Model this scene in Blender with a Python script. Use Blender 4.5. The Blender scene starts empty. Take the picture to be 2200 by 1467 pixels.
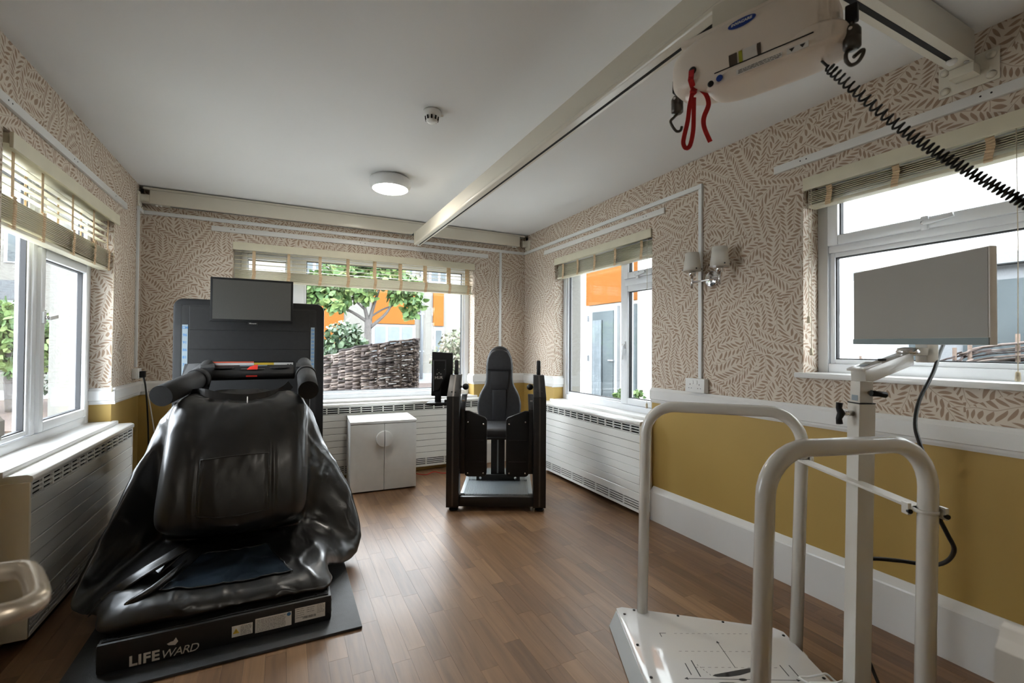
import bpy, bmesh, math, random
from mathutils import Vector, Matrix, noise as mnoise
random.seed(7)
sc = bpy.context.scene
COL = sc.collection
R = math.radians

# ------------------------------------------------------------------ camera
F, YAW, PITCH, ROLL, HC = 985.97, .4613, .01298, .00674, 1.1956
XL, XR, YB, YF, H = -.989, 2.3406, 4.4063, -.16, 2.40
cam = bpy.data.cameras.new('camera')
cam.sensor_fit = 'HORIZONTAL'; cam.sensor_width = 36.0
cam.lens = F / 2200 * 36.0
cam.dof.use_dof = True; cam.dof.focus_distance = 3.0; cam.dof.aperture_fstop = 5.0
cam.clip_start = .02; cam.clip_end = 200
camo = bpy.data.objects.new('camera', cam); COL.objects.link(camo)
fw = Vector((math.sin(YAW)*math.cos(PITCH), math.cos(YAW)*math.cos(PITCH), math.sin(PITCH)))
rt = Vector((math.cos(YAW), -math.sin(YAW), 0)); up = rt.cross(fw)
rr = rt*math.cos(ROLL)+up*math.sin(ROLL); uu = -rt*math.sin(ROLL)+up*math.cos(ROLL)
m = Matrix((rr, uu, -fw)).transposed().to_4x4(); m.translation = Vector((0, 0, HC))
camo.matrix_world = m
sc.camera = camo

# ------------------------------------------------------------------ sky and exposure
SKY = 8.0
w = bpy.data.worlds.new('overcast_sky'); sc.world = w; w.use_nodes = True
nt = w.node_tree; nt.nodes.clear()
wo = nt.nodes.new('ShaderNodeOutputWorld'); bg = nt.nodes.new('ShaderNodeBackground')
tc = nt.nodes.new('ShaderNodeTexCoord'); ns = nt.nodes.new('ShaderNodeTexNoise'); cr = nt.nodes.new('ShaderNodeValToRGB')
ns.inputs['Scale'].default_value = 1.6; ns.inputs['Detail'].default_value = 3
cr.color_ramp.elements[0].position = .3; cr.color_ramp.elements[0].color = (.80, .885, 1, 1)
cr.color_ramp.elements[1].position = .7; cr.color_ramp.elements[1].color = (.92, .955, 1, 1)
nt.links.new(tc.outputs['Generated'], ns.inputs['Vector']); nt.links.new(ns.outputs['Fac'], cr.inputs['Fac'])
nt.links.new(cr.outputs['Color'], bg.inputs['Color']); bg.inputs['Strength'].default_value = SKY
nt.links.new(bg.outputs['Background'], wo.inputs['Surface'])
sc.view_settings.view_transform = 'Standard'; sc.view_settings.look = 'None'
sc.view_settings.gamma = 1.0; sc.view_settings.use_curve_mapping = False
sc.view_settings.exposure = 1.38
sc.cycles.use_denoising = True
sc.cycles.max_bounces = 6; sc.cycles.diffuse_bounces = 4; sc.cycles.glossy_bounces = 3
sc.cycles.transparent_max_bounces = 8; sc.cycles.sample_clamp_indirect = 6
sc.cycles.use_adaptive_sampling = True; sc.cycles.adaptive_threshold = .06; sc.cycles.adaptive_min_samples = 20
sc.cycles.caustics_reflective = False; sc.cycles.caustics_refractive = False
CEIL_LAMP = 28.0      # emission of the ceiling lamp diffusers

# ------------------------------------------------------------------ helpers
ORG = {}
def link(o, parent=None):
    COL.objects.link(o)
    if parent is not None:
        o.parent = parent; ORG[o] = ORG[parent]
    else:
        ORG.setdefault(o, Vector((0, 0, 0)))
    return o
def tag(o, label=None, cat=None, group=None, kind=None):
    if label: o['label'] = label
    if cat: o['category'] = cat
    if group: o['group'] = group
    if kind: o['kind'] = kind
    return o
def thing(name, label, cat, loc=(0, 0, 0), rz=0, group=None, kind=None, local=False):
    o = bpy.data.objects.new(name, None); o.empty_display_size = .05
    COL.objects.link(o); o.location = loc; o.rotation_euler = (0, 0, rz)
    ORG[o] = Vector((0, 0, 0)) if (rz or local) else Vector(loc)
    return tag(o, label, cat, group, kind)
def dup(o, parent=None):
    c = o.copy(); COL.objects.link(c); c.parent = parent
    ORG[c] = ORG.get(o, Vector((0, 0, 0)))
    for ch in list(o.children): dup(ch, c)
    return c

class MB:
    def __init__(s): s.v = []; s.f = []; s.m = []; s.sm = []
    def add(s, vs, fs, mi=0, sm=False):
        b = len(s.v); s.v += [tuple(p) for p in vs]
        for f in fs: s.f.append([i+b for i in f]); s.m.append(mi); s.sm.append(sm)
        return s
    def box(s, x0, x1, y0, y1, z0, z1, mi=0):
        if x0 > x1: x0, x1 = x1, x0
        if y0 > y1: y0, y1 = y1, y0
        if z0 > z1: z0, z1 = z1, z0
        return s.add([(x0,y0,z0),(x1,y0,z0),(x1,y1,z0),(x0,y1,z0),(x0,y0,z1),(x1,y0,z1),(x1,y1,z1),(x0,y1,z1)],
              [(0,3,2,1),(4,5,6,7),(0,1,5,4),(1,2,6,5),(2,3,7,6),(3,0,4,7)], mi)
    def bar(s, a, b, wx, wz, upv=(0, 0, 1), mi=0):     # box along a->b
        a = Vector(a); b = Vector(b); d = (b-a).normalized(); u = Vector(upv)
        sd = d.cross(u).normalized(); u = sd.cross(d)
        vs = []
        for p in (a, b):
            for i, j in ((-1,-1),(1,-1),(1,1),(-1,1)): vs.append(p+sd*i*wx/2+u*j*wz/2)
        return s.add(vs, [(0,1,2,3),(7,6,5,4),(0,4,5,1),(1,5,6,2),(2,6,7,3),(3,7,4,0)], mi)
    def tube(s, path, r, n=10, cap=True, closed=False, mi=0, flat=None):
        P = [Vector(p) for p in path]; N = len(P)
        rs = r if isinstance(r, (list, tuple)) else [r]*N
        def tan(i):
            if closed: return (P[(i+1) % N]-P[i-1]).normalized()
            return (P[min(i+1, N-1)]-P[max(i-1, 0)]).normalized()
        t = tan(0); u = t.orthogonal().normalized() if flat is None else (Vector(flat)-t*t.dot(Vector(flat))).normalized()
        vs = []
        for i in range(N):
            tn = tan(i); ax = t.cross(tn)
            if ax.length > 1e-8: u = Matrix.Rotation(t.angle(tn), 3, ax.normalized()) @ u
            t = tn; u = (u-t*t.dot(u)).normalized(); q = t.cross(u)
            for k in range(n):
                a = 2*math.pi*k/n
                vs.append(P[i]+(u*math.cos(a)+q*math.sin(a))*rs[i])
        fs = []
        for i in range(N if closed else N-1):
            j = (i+1) % N
            for k in range(n): fs.append((i*n+k, i*n+(k+1) % n, j*n+(k+1) % n, j*n+k))
        s.add(vs, fs, mi, True)
        if cap and not closed:
            b = len(s.v)-len(vs)
            s.f.append([b+k for k in reversed(range(n))]); s.m.append(mi); s.sm.append(False)
            s.f.append([b+(N-1)*n+k for k in range(n)]); s.m.append(mi); s.sm.append(False)
        return s
    def ribbon(s, path, wid, th, wdir, mi=0):         # flat strap: width along wdir
        P = [Vector(p) for p in path]; W = Vector(wdir).normalized(); vs = []; N = len(P)
        for i in range(N):
            t = (P[min(i+1, N-1)]-P[max(i-1, 0)]).normalized(); n = t.cross(W).normalized(); wv = n.cross(t)
            for a, b in ((-1,-1),(1,-1),(1,1),(-1,1)): vs.append(P[i]+wv*a*wid/2+n*b*th/2)
        fs = [(3,2,1,0), tuple((N-1)*4+k for k in range(4))]
        for i in range(N-1):
            for k in range(4): fs.append((i*4+k, i*4+(k+1) % 4, i*4+4+(k+1) % 4, i*4+4+k))
        return s.add(vs, fs, mi, False)
    def lathe(s, prof, c=(0, 0, 0), axis='z', n=24, mi=0, sm=True):   # prof [(r,h)]
        vs = []; c = Vector(c)
        for r, h in prof:
            for k in range(n):
                a = 2*math.pi*k/n; x, y = r*math.cos(a), r*math.sin(a)
                p = {'z': (x, y, h), 'x': (h, x, y), 'y': (y, h, x)}[axis]
                vs.append(c+Vector(p))
        fs = []
        for i in range(len(prof)-1):
            for k in range(n): fs.append((i*n+k, i*n+(k+1) % n, (i+1)*n+(k+1) % n, (i+1)*n+k))
        s.add(vs, fs, mi, sm); b = len(s.v)-len(vs)
        if prof[0][0] > 1e-5: s.f.append([b+k for k in reversed(range(n))]); s.m.append(mi); s.sm.append(False)
        if prof[-1][0] > 1e-5: s.f.append([b+(len(prof)-1)*n+k for k in range(n)]); s.m.append(mi); s.sm.append(False)
        return s
    def prism(s, poly, fn0, fn1, mi=0):               # polygon mapped by two functions to two planes
        n = len(poly); vs = [fn0(*p) for p in poly]+[fn1(*p) for p in poly]
        fs = [tuple(reversed(range(n))), tuple(range(n, 2*n))]+[(i, (i+1) % n, n+(i+1) % n, n+i) for i in range(n)]
        return s.add(vs, fs, mi)
    def grid(s, G, mi=0, cu=False, cv=False, sm=True):
        nu, nv = len(G), len(G[0]); vs = [p for row in G for p in row]; fs = []
        for i in range(nu if cu else nu-1):
            for j in range(nv if cv else nv-1):
                a, b = (i+1) % nu, (j+1) % nv
                fs.append((i*nv+j, a*nv+j, a*nv+b, i*nv+b))
        return s.add(vs, fs, mi, sm)
    def build(s, name, mats, parent=None, bevel=0, seg=2, uvfn=None, smooth=None, fixn=True, angle=30):
        off = ORG[parent] if parent is not None else Vector((0, 0, 0))
        me = bpy.data.meshes.new(name)
        me.from_pydata([Vector(p)-off for p in s.v], [], s.f)
        for p, mi, sm in zip(me.polygons, s.m, s.sm): p.material_index = mi; p.use_smooth = sm if smooth is None else smooth
        if bevel or fixn:
            bm = bmesh.new(); bm.from_mesh(me)
            if fixn: bmesh.ops.recalc_face_normals(bm, faces=bm.faces)
            if bevel:
                ed = [e for e in bm.edges if len(e.link_faces) == 2 and e.calc_face_angle(0) > R(angle)]
                bmesh.ops.bevel(bm, geom=ed, offset=bevel, segments=seg, affect='EDGES', profile=.6, clamp_overlap=True)
                if smooth is None and seg > 1:
                    for f in bm.faces: f.smooth = True
            bm.to_mesh(me); bm.free()
            if bevel and seg > 1 and smooth is None:
                try: me.set_sharp_from_angle(angle=R(40))
                except Exception: pass
        if uvfn:
            uv = me.uv_layers.new(name='UVMap')
            for p in me.polygons:
                for li in p.loop_indices:
                    uv.data[li].uv = uvfn(me.vertices[me.loops[li].vertex_index].co+off, p.normal)
        for mm in (mats if isinstance(mats, (list, tuple)) else [mats]): me.materials.append(mm)
        o = bpy.data.objects.new(name, me)
        return link(o, parent)

def rbox(x0, x1, y0, y1, z0, z1): return MB().box(x0, x1, y0, y1, z0, z1)
def part(name, mt, parent, *boxes, bevel=0, seg=2):
    b = MB()
    for q in boxes: b.box(*q)
    return b.build(name, mt, parent, bevel=bevel, seg=seg)
def catmull(P, n, closed=False):
    P = [Vector(p) for p in P]; N = len(P); out = []
    for i in range(N if closed else N-1):
        if closed: a, b, c, d = P[i-1], P[i], P[(i+1) % N], P[(i+2) % N]
        else: a, b, c, d = P[max(i-1, 0)], P[i], P[i+1], P[min(i+2, N-1)]
        for k in range(n):
            t = k/n
            out.append(.5*((2*b)+(c-a)*t+(2*a-5*b+4*c-d)*t*t+(3*b-a-3*c+d)*t**3))
    if not closed: out.append(P[-1])
    return out
def text(name, body, size, loc, xd, yd, mt, parent, ext=.0006, shear=0, offset=0, align='LEFT', spacing=1.0):
    cu = bpy.data.curves.new(name, 'FONT'); cu.body = body; cu.size = size; cu.extrude = ext
    cu.shear = shear; cu.offset = offset; cu.align_x = align; cu.space_character = spacing; cu.resolution_u = 3
    o = bpy.data.objects.new(name, cu); COL.objects.link(o)
    dg = bpy.context.evaluated_depsgraph_get()
    me = bpy.data.meshes.new_from_object(o.evaluated_get(dg))
    bpy.data.objects.remove(o); bpy.data.curves.remove(cu)
    x = Vector(xd).normalized(); y = Vector(yd).normalized(); z = x.cross(y)
    M = Matrix((x, y, z)).transposed().to_4x4(); M.translation = Vector(loc)-(ORG[parent] if parent is not None else Vector())
    me.transform(M); me.name = name; me.materials.clear(); me.materials.append(mt)
    return link(bpy.data.objects.new(name, me), parent)

# ------------------------------------------------------------------ materials
def newmat(name):
    mt = bpy.data.materials.new(name); mt.use_nodes = True
    nt = mt.node_tree; bs = nt.nodes['Principled BSDF']
    return mt, nt, bs
def nd(nt, typ, **kw):
    n = nt.nodes.new(typ)
    for k, v in kw.items(): setattr(n, k, v)
    return n
def setin(n, **kw):
    for k, v in kw.items():
        k = k.replace('_', ' ')
        if isinstance(v, bpy.types.NodeSocket): n.id_data.links.new(v, n.inputs[k])
        else: n.inputs[k].default_value = v
def mat(name, col, rough=.5, metal=0, var=.05, scale=9, bump=0, bscale=60, spec=.5, coat=0, crough=.1, emit=0, sheen=0):
    mt, nt, bs = newmat(name)
    tc = nd(nt, 'ShaderNodeTexCoord'); ns = nd(nt, 'ShaderNodeTexNoise')
    ns.inputs['Scale'].default_value = scale; ns.inputs['Detail'].default_value = 1
    nt.links.new(tc.outputs['Object'], ns.inputs['Vector'])
    cr = nd(nt, 'ShaderNodeValToRGB')
    c = Vector(col[:3])
    cr.color_ramp.elements[0].position = .3; cr.color_ramp.elements[1].position = .7
    cr.color_ramp.elements[0].color = (*(c*(1-var)), 1); cr.color_ramp.elements[1].color = (*[min(1, q) for q in c*(1+var)], 1)
    nt.links.new(ns.outputs['Fac'], cr.inputs['Fac']); nt.links.new(cr.outputs['Color'], bs.inputs['Base Color'])
    bs.inputs['Roughness'].default_value = rough; bs.inputs['Metallic'].default_value = metal
    bs.inputs['Specular IOR Level'].default_value = spec
    bs.inputs['Coat Weight'].default_value = coat; bs.inputs['Coat Roughness'].default_value = crough
    if sheen: bs.inputs['Sheen Weight'].default_value = sheen
    if emit:
        bs.inputs['Emission Strength'].default_value = emit; bs.inputs['Emission Color'].default_value = (*col[:3], 1)
    if bump:
        n2 = nd(nt, 'ShaderNodeTexNoise'); n2.inputs['Scale'].default_value = bscale; n2.inputs['Detail'].default_value = 1
        nt.links.new(tc.outputs['Object'], n2.inputs['Vector'])
        bp = nd(nt, 'ShaderNodeBump'); bp.inputs['Strength'].default_value = bump; bp.inputs['Distance'].default_value = .005
        nt.links.new(n2.outputs['Fac'], bp.inputs['Height']); nt.links.new(bp.outputs['Normal'], bs.inputs['Normal'])
    return mt
def math_n(nt, op, a, b=None, c=None, clamp=False):
    n = nd(nt, 'ShaderNodeMath', operation=op); n.use_clamp = clamp
    for i, q in enumerate((a, b, c)):
        if q is None: continue
        if isinstance(q, bpy.types.NodeSocket): nt.links.new(q, n.inputs[i])
        else: n.inputs[i].default_value = q
    return n.outputs[0]

def wallpaper_mat():
    mt, nt, bs = newmat('willow_leaf_wallpaper')
    uvn = nd(nt, 'ShaderNodeUVMap', uv_map='UVMap')
    def layer(ang, warp, wscale, cw, ch, seedx, wid):
        mp = nd(nt, 'ShaderNodeMapping'); mp.inputs['Rotation'].default_value = (0, 0, ang); mp.inputs['Location'].default_value = (seedx, seedx*.37, 0)
        nt.links.new(uvn.outputs['UV'], mp.inputs['Vector'])
        vo = nd(nt, 'ShaderNodeTexVoronoi', voronoi_dimensions='2D'); vo.inputs['Scale'].default_value = 7.0; nt.links.new(mp.outputs['Vector'], vo.inputs['Vector'])
        vcol = nd(nt, 'ShaderNodeSeparateColor'); nt.links.new(vo.outputs['Color'], vcol.inputs[0])
        vr = nd(nt, 'ShaderNodeVectorRotate', rotation_type='Z_AXIS'); nt.links.new(mp.outputs['Vector'], vr.inputs['Vector']); nt.links.new(vo.outputs['Position'], vr.inputs['Center'])
        nt.links.new(math_n(nt, 'MULTIPLY', math_n(nt, 'SUBTRACT', vcol.outputs[0], .5), 2.6), vr.inputs['Angle'])
        nz = nd(nt, 'ShaderNodeTexNoise', noise_dimensions='2D'); nz.inputs['Scale'].default_value = wscale; nz.inputs['Detail'].default_value = 1.0
        nt.links.new(mp.outputs['Vector'], nz.inputs['Vector'])
        vs = nd(nt, 'ShaderNodeVectorMath', operation='SUBTRACT'); nt.links.new(nz.outputs['Color'], vs.inputs[0]); vs.inputs[1].default_value = (.5, .5, .5)
        sca = nd(nt, 'ShaderNodeVectorMath', operation='SCALE'); nt.links.new(vs.outputs[0], sca.inputs[0]); sca.inputs['Scale'].default_value = warp
        ad = nd(nt, 'ShaderNodeVectorMath', operation='ADD'); nt.links.new(vr.outputs['Vector'], ad.inputs[0]); nt.links.new(sca.outputs[0], ad.inputs[1])
        sp = nd(nt, 'ShaderNodeSeparateXYZ'); nt.links.new(ad.outputs[0], sp.inputs[0])
        X = math_n(nt, 'DIVIDE', sp.outputs['X'], cw); c = math_n(nt, 'FLOOR', X); fx = math_n(nt, 'SUBTRACT', math_n(nt, 'SUBTRACT', X, c), .5)
        par = math_n(nt, 'SUBTRACT', math_n(nt, 'MULTIPLY', math_n(nt, 'FLOORED_MODULO', c, 2), 2), 1)
        wn = nd(nt, 'ShaderNodeTexWhiteNoise', noise_dimensions='1D'); nt.links.new(c, wn.inputs['W'])
        shear = math_n(nt, 'MULTIPLY', math_n(nt, 'MULTIPLY', par, fx), cw/ch*.95)
        Y = math_n(nt, 'ADD', math_n(nt, 'ADD', math_n(nt, 'DIVIDE', sp.outputs['Y'], ch), shear), wn.outputs['Value'])
        r = math_n(nt, 'FLOOR', Y); fy = math_n(nt, 'SUBTRACT', math_n(nt, 'SUBTRACT', Y, r), .5)
        cb = nd(nt, 'ShaderNodeCombineXYZ'); nt.links.new(c, cb.inputs[0]); nt.links.new(r, cb.inputs[1])
        w2 = nd(nt, 'ShaderNodeTexWhiteNoise', noise_dimensions='2D'); nt.links.new(cb.outputs[0], w2.inputs['Vector'])
        sr = nd(nt, 'ShaderNodeSeparateColor'); nt.links.new(w2.outputs['Color'], sr.inputs[0])
        tilt = math_n(nt, 'MULTIPLY', math_n(nt, 'SUBTRACT', sr.outputs[0], .5), .55)
        fy2 = math_n(nt, 'ADD', fy, math_n(nt, 'MULTIPLY', tilt, fx))
        ln = math_n(nt, 'ADD', .40, math_n(nt, 'MULTIPLY', sr.outputs[1], .10))
        q = math_n(nt, 'DIVIDE', fx, ln)
        prof = math_n(nt, 'SUBTRACT', 1, math_n(nt, 'MULTIPLY', q, q))
        wv = math_n(nt, 'MULTIPLY', prof, math_n(nt, 'ADD', wid*.85, math_n(nt, 'MULTIPLY', sr.outputs[2], wid*.35)))
        d = math_n(nt, 'SUBTRACT', wv, math_n(nt, 'ABSOLUTE', fy2))
        leaf = math_n(nt, 'MULTIPLY', d, 14, clamp=True)
        # stems run between each pair of columns
        e = math_n(nt, 'ABSOLUTE', math_n(nt, 'ADD', fx, math_n(nt, 'MULTIPLY', par, .5)))
        stem = math_n(nt, 'MULTIPLY', math_n(nt, 'SUBTRACT', .035, e), 40, clamp=True)
        return math_n(nt, 'MAXIMUM', leaf, math_n(nt, 'MULTIPLY', stem, .8))
    a = layer(.0, .08, 5.0, .040, .0245, 3.1, .33)
    ns = nd(nt, 'ShaderNodeTexNoise'); ns.inputs['Scale'].default_value = 4
    nt.links.new(uvn.outputs['UV'], ns.inputs['Vector'])
    lc = nd(nt, 'ShaderNodeMixRGB'); setin(lc, Fac=ns.outputs['Fac']); lc.inputs[1].default_value = (.345, .245, .175, 1); lc.inputs[2].default_value = (.40, .285, .205, 1)
    mx = nd(nt, 'ShaderNodeMixRGB'); setin(mx, Fac=a); mx.inputs[1].default_value = (.66, .585, .495, 1); nt.links.new(lc.outputs[0], mx.inputs[2])
    nt.links.new(mx.outputs[0], bs.inputs['Base Color']); bs.inputs['Roughness'].default_value = .8; bs.inputs['Specular IOR Level'].default_value = .2
    return mt

def plank_mat():
    mt, nt, bs = newmat('oak_strip_floor')
    oi = nd(nt, 'ShaderNodeObjectInfo'); at = nd(nt, 'ShaderNodeAttribute', attribute_name='tone')
    tone = math_n(nt, 'FRACT', math_n(nt, 'ADD', oi.outputs['Random'], at.outputs['Fac']))
    ge = nd(nt, 'ShaderNodeNewGeometry')
    mp = nd(nt, 'ShaderNodeMapping'); mp.inputs['Scale'].default_value = (34, 2.4, 1); nt.links.new(ge.outputs['Position'], mp.inputs['Vector'])
    cb = nd(nt, 'ShaderNodeCombineXYZ'); nt.links.new(math_n(nt, 'MULTIPLY', tone, 37), cb.inputs[1]); nt.links.new(math_n(nt, 'MULTIPLY', tone, 11), cb.inputs[0])
    ad = nd(nt, 'ShaderNodeVectorMath', operation='ADD'); nt.links.new(mp.outputs[0], ad.inputs[0]); nt.links.new(cb.outputs[0], ad.inputs[1])
    n1 = nd(nt, 'ShaderNodeTexNoise'); setin(n1, Scale=1.0, Detail=3.0, Roughness=.6, Distortion=.6); nt.links.new(ad.outputs[0], n1.inputs['Vector'])
    wv = nd(nt, 'ShaderNodeTexWave', wave_type='BANDS', bands_direction='X'); setin(wv, Scale=.22, Distortion=14.0, Detail=2.0); wv.inputs['Detail Scale'].default_value = .7
    nt.links.new(ad.outputs[0], wv.inputs['Vector'])
    cr = nd(nt, 'ShaderNodeValToRGB'); nt.links.new(tone, cr.inputs['Fac'])
    els = cr.color_ramp.elements
    els[0].position = 0; els[0].color = (.155, .085, .043, 1); els[1].position = 1; els[1].color = (.27, .155, .078, 1)
    for p, c in ((.35, (.19, .105, .053, 1)), (.6, (.215, .12, .060, 1)), (.8, (.235, .132, .066, 1))):
        e = els.new(p); e.color = c
    g = math_n(nt, 'ADD', math_n(nt, 'MULTIPLY', n1.outputs['Fac'], .95), math_n(nt, 'MULTIPLY', wv.outputs['Fac'], .07))
    g2 = math_n(nt, 'ADD', .50, g)
    mx = nd(nt, 'ShaderNodeMixRGB', blend_type='MULTIPLY'); mx.inputs[0].default_value = 1
    cc = nd(nt, 'ShaderNodeCombineColor')
    for i in range(3): nt.links.new(g2, cc.inputs[i])
    nt.links.new(cr.outputs['Color'], mx.inputs[1]); nt.links.new(cc.outputs[0], mx.inputs[2])
    nt.links.new(mx.outputs[0], bs.inputs['Base Color'])
    rn = nd(nt, 'ShaderNodeTexNoise'); setin(rn, Scale=2.2, Detail=4.0); nt.links.new(ge.outputs['Position'], rn.inputs['Vector'])
    nt.links.new(math_n(nt, 'ADD', .33, math_n(nt, 'MULTIPLY', rn.outputs['Fac'], .16)), bs.inputs['Roughness'])
    bs.inputs['Specular IOR Level'].default_value = .55
    bp = nd(nt, 'ShaderNodeBump'); bp.inputs['Strength'].default_value = .12; bp.inputs['Distance'].default_value = .002
    nt.links.new(n1.outputs['Fac'], bp.inputs['Height']); nt.links.new(bp.outputs['Normal'], bs.inputs['Normal'])
    return mt

def glass_mat(name='window_glass', tint=(.985, .995, .99), refl=1.0):
    mt = bpy.data.materials.new(name); mt.use_nodes = True; nt = mt.node_tree; nt.nodes.clear()
    out = nd(nt, 'ShaderNodeOutputMaterial'); mx = nd(nt, 'ShaderNodeMixShader'); tr = nd(nt, 'ShaderNodeBsdfTransparent'); gl = nd(nt, 'ShaderNodeBsdfGlossy')
    fr = nd(nt, 'ShaderNodeFresnel'); ge = nd(nt, 'ShaderNodeNewGeometry')
    ior = math_n(nt, 'ADD', 1.45, math_n(nt, 'MULTIPLY', ge.outputs['Backfacing'], 1/1.45-1.45)); nt.links.new(ior, fr.inputs['IOR'])
    gl.inputs['Roughness'].default_value = .01; tr.inputs['Color'].default_value = (*tint, 1)
    # faint streaks of dirt in the glass
    tc = nd(nt, 'ShaderNodeTexCoord'); ns = nd(nt, 'ShaderNodeTexNoise'); ns.inputs['Scale'].default_value = 6; nt.links.new(tc.outputs['Object'], ns.inputs['Vector'])
    f = math_n(nt, 'MULTIPLY', fr.outputs[0], math_n(nt, 'ADD', .9*refl, math_n(nt, 'MULTIPLY', ns.outputs['Fac'], .1)))
    nt.links.new(f, mx.inputs[0]); nt.links.new(tr.outputs[0], mx.inputs[1]); nt.links.new(gl.outputs[0], mx.inputs[2])
    nt.links.new(mx.outputs[0], out.inputs['Surface'])
    return mt

def brick_noise_mat(name, c1, c2, scale, rough=.9, bump=.4):
    mt, nt, bs = newmat(name)
    tc = nd(nt, 'ShaderNodeTexCoord'); vo = nd(nt, 'ShaderNodeTexVoronoi'); vo.inputs['Scale'].default_value = scale
    nt.links.new(tc.outputs['Object'], vo.inputs['Vector'])
    sp = nd(nt, 'ShaderNodeSeparateColor'); nt.links.new(vo.outputs['Color'], sp.inputs[0])
    mx = nd(nt, 'ShaderNodeMixRGB'); mx.inputs[1].default_value = (*c1, 1); mx.inputs[2].default_value = (*c2, 1); nt.links.new(sp.outputs[0], mx.inputs[0])
    nt.links.new(mx.outputs[0], bs.inputs['Base Color']); bs.inputs['Roughness'].default_value = rough
    bp = nd(nt, 'ShaderNodeBump'); bp.inputs['Strength'].default_value = bump; bp.inputs['Distance'].default_value = .02
    nt.links.new(vo.outputs['Distance'], bp.inputs['Height']); nt.links.new(bp.outputs['Normal'], bs.inputs['Normal'])
    return mt

def island_mat(name, c1, c2, rough=.6, c3=None):      # colour varies from piece to piece of a joined mesh
    mt, nt, bs = newmat(name)
    ge = nd(nt, 'ShaderNodeNewGeometry'); cr = nd(nt, 'ShaderNodeValToRGB')
    cr.color_ramp.elements[0].color = (*c1, 1); cr.color_ramp.elements[1].color = (*c2, 1)
    if c3: e = cr.color_ramp.elements.new(.5); e.color = (*c3, 1)
    nt.links.new(ge.outputs['Random Per Island'], cr.inputs['Fac']); nt.links.new(cr.outputs['Color'], bs.inputs['Base Color'])
    bs.inputs['Roughness'].default_value = rough
    return mt

M = dict(
    paper=wallpaper_mat(), plank=plank_mat(), glass=glass_mat(),
    yellow=mat('ochre_wall_paint', (.43, .285, .075), .55, var=.03, scale=3),
    ceil=mat('ceiling_paint', (.84, .845, .84), .85, var=.015, scale=2, spec=.2),
    gloss=mat('white_gloss_woodwork', (.74, .735, .715), .28, var=.02, scale=4, bump=.02, bscale=25),
    upvc=mat('white_upvc', (.80, .82, .84), .28, var=.015, scale=5),
    gasket=mat('black_rubber_gasket', (.018, .018, .02), .6),
    render=mat('cream_render', (.16, .155, .14), .9, var=.03, scale=1.5, bump=.2, bscale=40),
    blind=mat('cream_painted_slat', (.70, .655, .50), .45, var=.03, scale=12),
    tape=mat('tan_ladder_tape', (.70, .52, .33), .85, var=.06, scale=60, bump=.2, bscale=300),
    cord=mat('cream_cord', (.72, .64, .48), .8),
    rad=mat('white_radiator_enamel', (.74, .735, .70), .24, var=.012, scale=3, coat=.3, crough=.08),
    radside=mat('cream_radiator_side', (.70, .62, .47), .4, var=.03, scale=4),
    dark=mat('dark_void', (.012, .012, .012), .8),
    gold=mat('brass_slot_glint', (.55, .42, .18), .5, metal=.3),
    chrome=mat('polished_chrome', (.75, .75, .76), .12, metal=1, var=.02),
    steel=mat('brushed_steel', (.55, .55, .56), .3, metal=1, var=.05, scale=40),
    bolt=mat('black_oxide_bolt', (.03, .03, .032), .4, metal=.6),
    whitepl=mat('white_plastic', (.80, .80, .78), .35, var=.01),
    cover=mat('glossy_white_trunking', (.76, .78, .78), .35, var=.01),
)

# ================================================================== THE ROOM
BACK = ((0, YB, 0), 0.0)                # wall frames: local x along the wall, local y into the wall
RIGHT = ((XR, 0, 0), -math.pi/2)        # local x = -Y
LEFT = ((XL, 0, 0), math.pi/2)          # local x = +Y
YF = .176
FRONT = ((0, YF, 0), math.pi)           # local x = -X
ZD = .87
def build_wall(name, frame, x0, x1, z0, z1, openings, t, mats):
    xs = sorted({x0, x1, *[o[0] for o in openings], *[o[1] for o in openings]})
    zs = sorted({z0, z1, ZD, *[o[2] for o in openings], *[o[3] for o in openings]})
    xs = [x for x in xs if x0 <= x <= x1]; zs = [z for z in zs if z0 <= z <= z1]
    def solid(i, j):
        if i < 0 or j < 0 or i >= len(xs)-1 or j >= len(zs)-1: return False
        cx, cz = (xs[i]+xs[i+1])/2, (zs[j]+zs[j+1])/2
        return not any(o[0] < cx < o[1] and o[2] < cz < o[3] for o in openings)
    b = MB()
    for i in range(len(xs)-1):
        for j in range(len(zs)-1):
            if not solid(i, j): continue
            a, c, p, q = xs[i], xs[i+1], zs[j], zs[j+1]
            k = 0 if p >= ZD-1e-6 else 1
            b.add([(a,0,p),(c,0,p),(c,0,q),(a,0,q)], [(0,1,2,3)], k)
            b.add([(a,t,p),(c,t,p),(c,t,q),(a,t,q)], [(3,2,1,0)], 2)
            if not solid(i-1, j): b.add([(a,0,p),(a,t,p),(a,t,q),(a,0,q)], [(3,2,1,0)], k)
            if not solid(i+1, j): b.add([(c,0,p),(c,t,p),(c,t,q),(c,0,q)], [(0,1,2,3)], k)
            if not solid(i, j-1): b.add([(a,0,p),(c,0,p),(c,t,p),(a,t,p)], [(3,2,1,0)], k)
            if not solid(i, j+1): b.add([(a,0,q),(c,0,q),(c,t,q),(a,t,q)], [(0,1,2,3)], k)
    def uvf(co, n):
        if abs(n.x) > .7: return (co.y+1.37, co.z)
        if abs(n.z) > .7: return (co.x, co.y+.5)
        return (co.x, co.z)
    o = b.build(name, mats, uvfn=uvf, fixn=False)
    o.location, o.rotation_euler = frame[0], (0, 0, frame[1])
    return tag(o, kind='structure')
WM = [M['paper'], M['yellow'], M['render']]
W1 = (-.387, 1.755, .69, 2.045); W2 = (-3.79, -2.475, .69, 2.045); W3 = (-1.415, -.25, 1.06, 2.045); WL = (2.475, 3.79, .69, 2.045)
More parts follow.
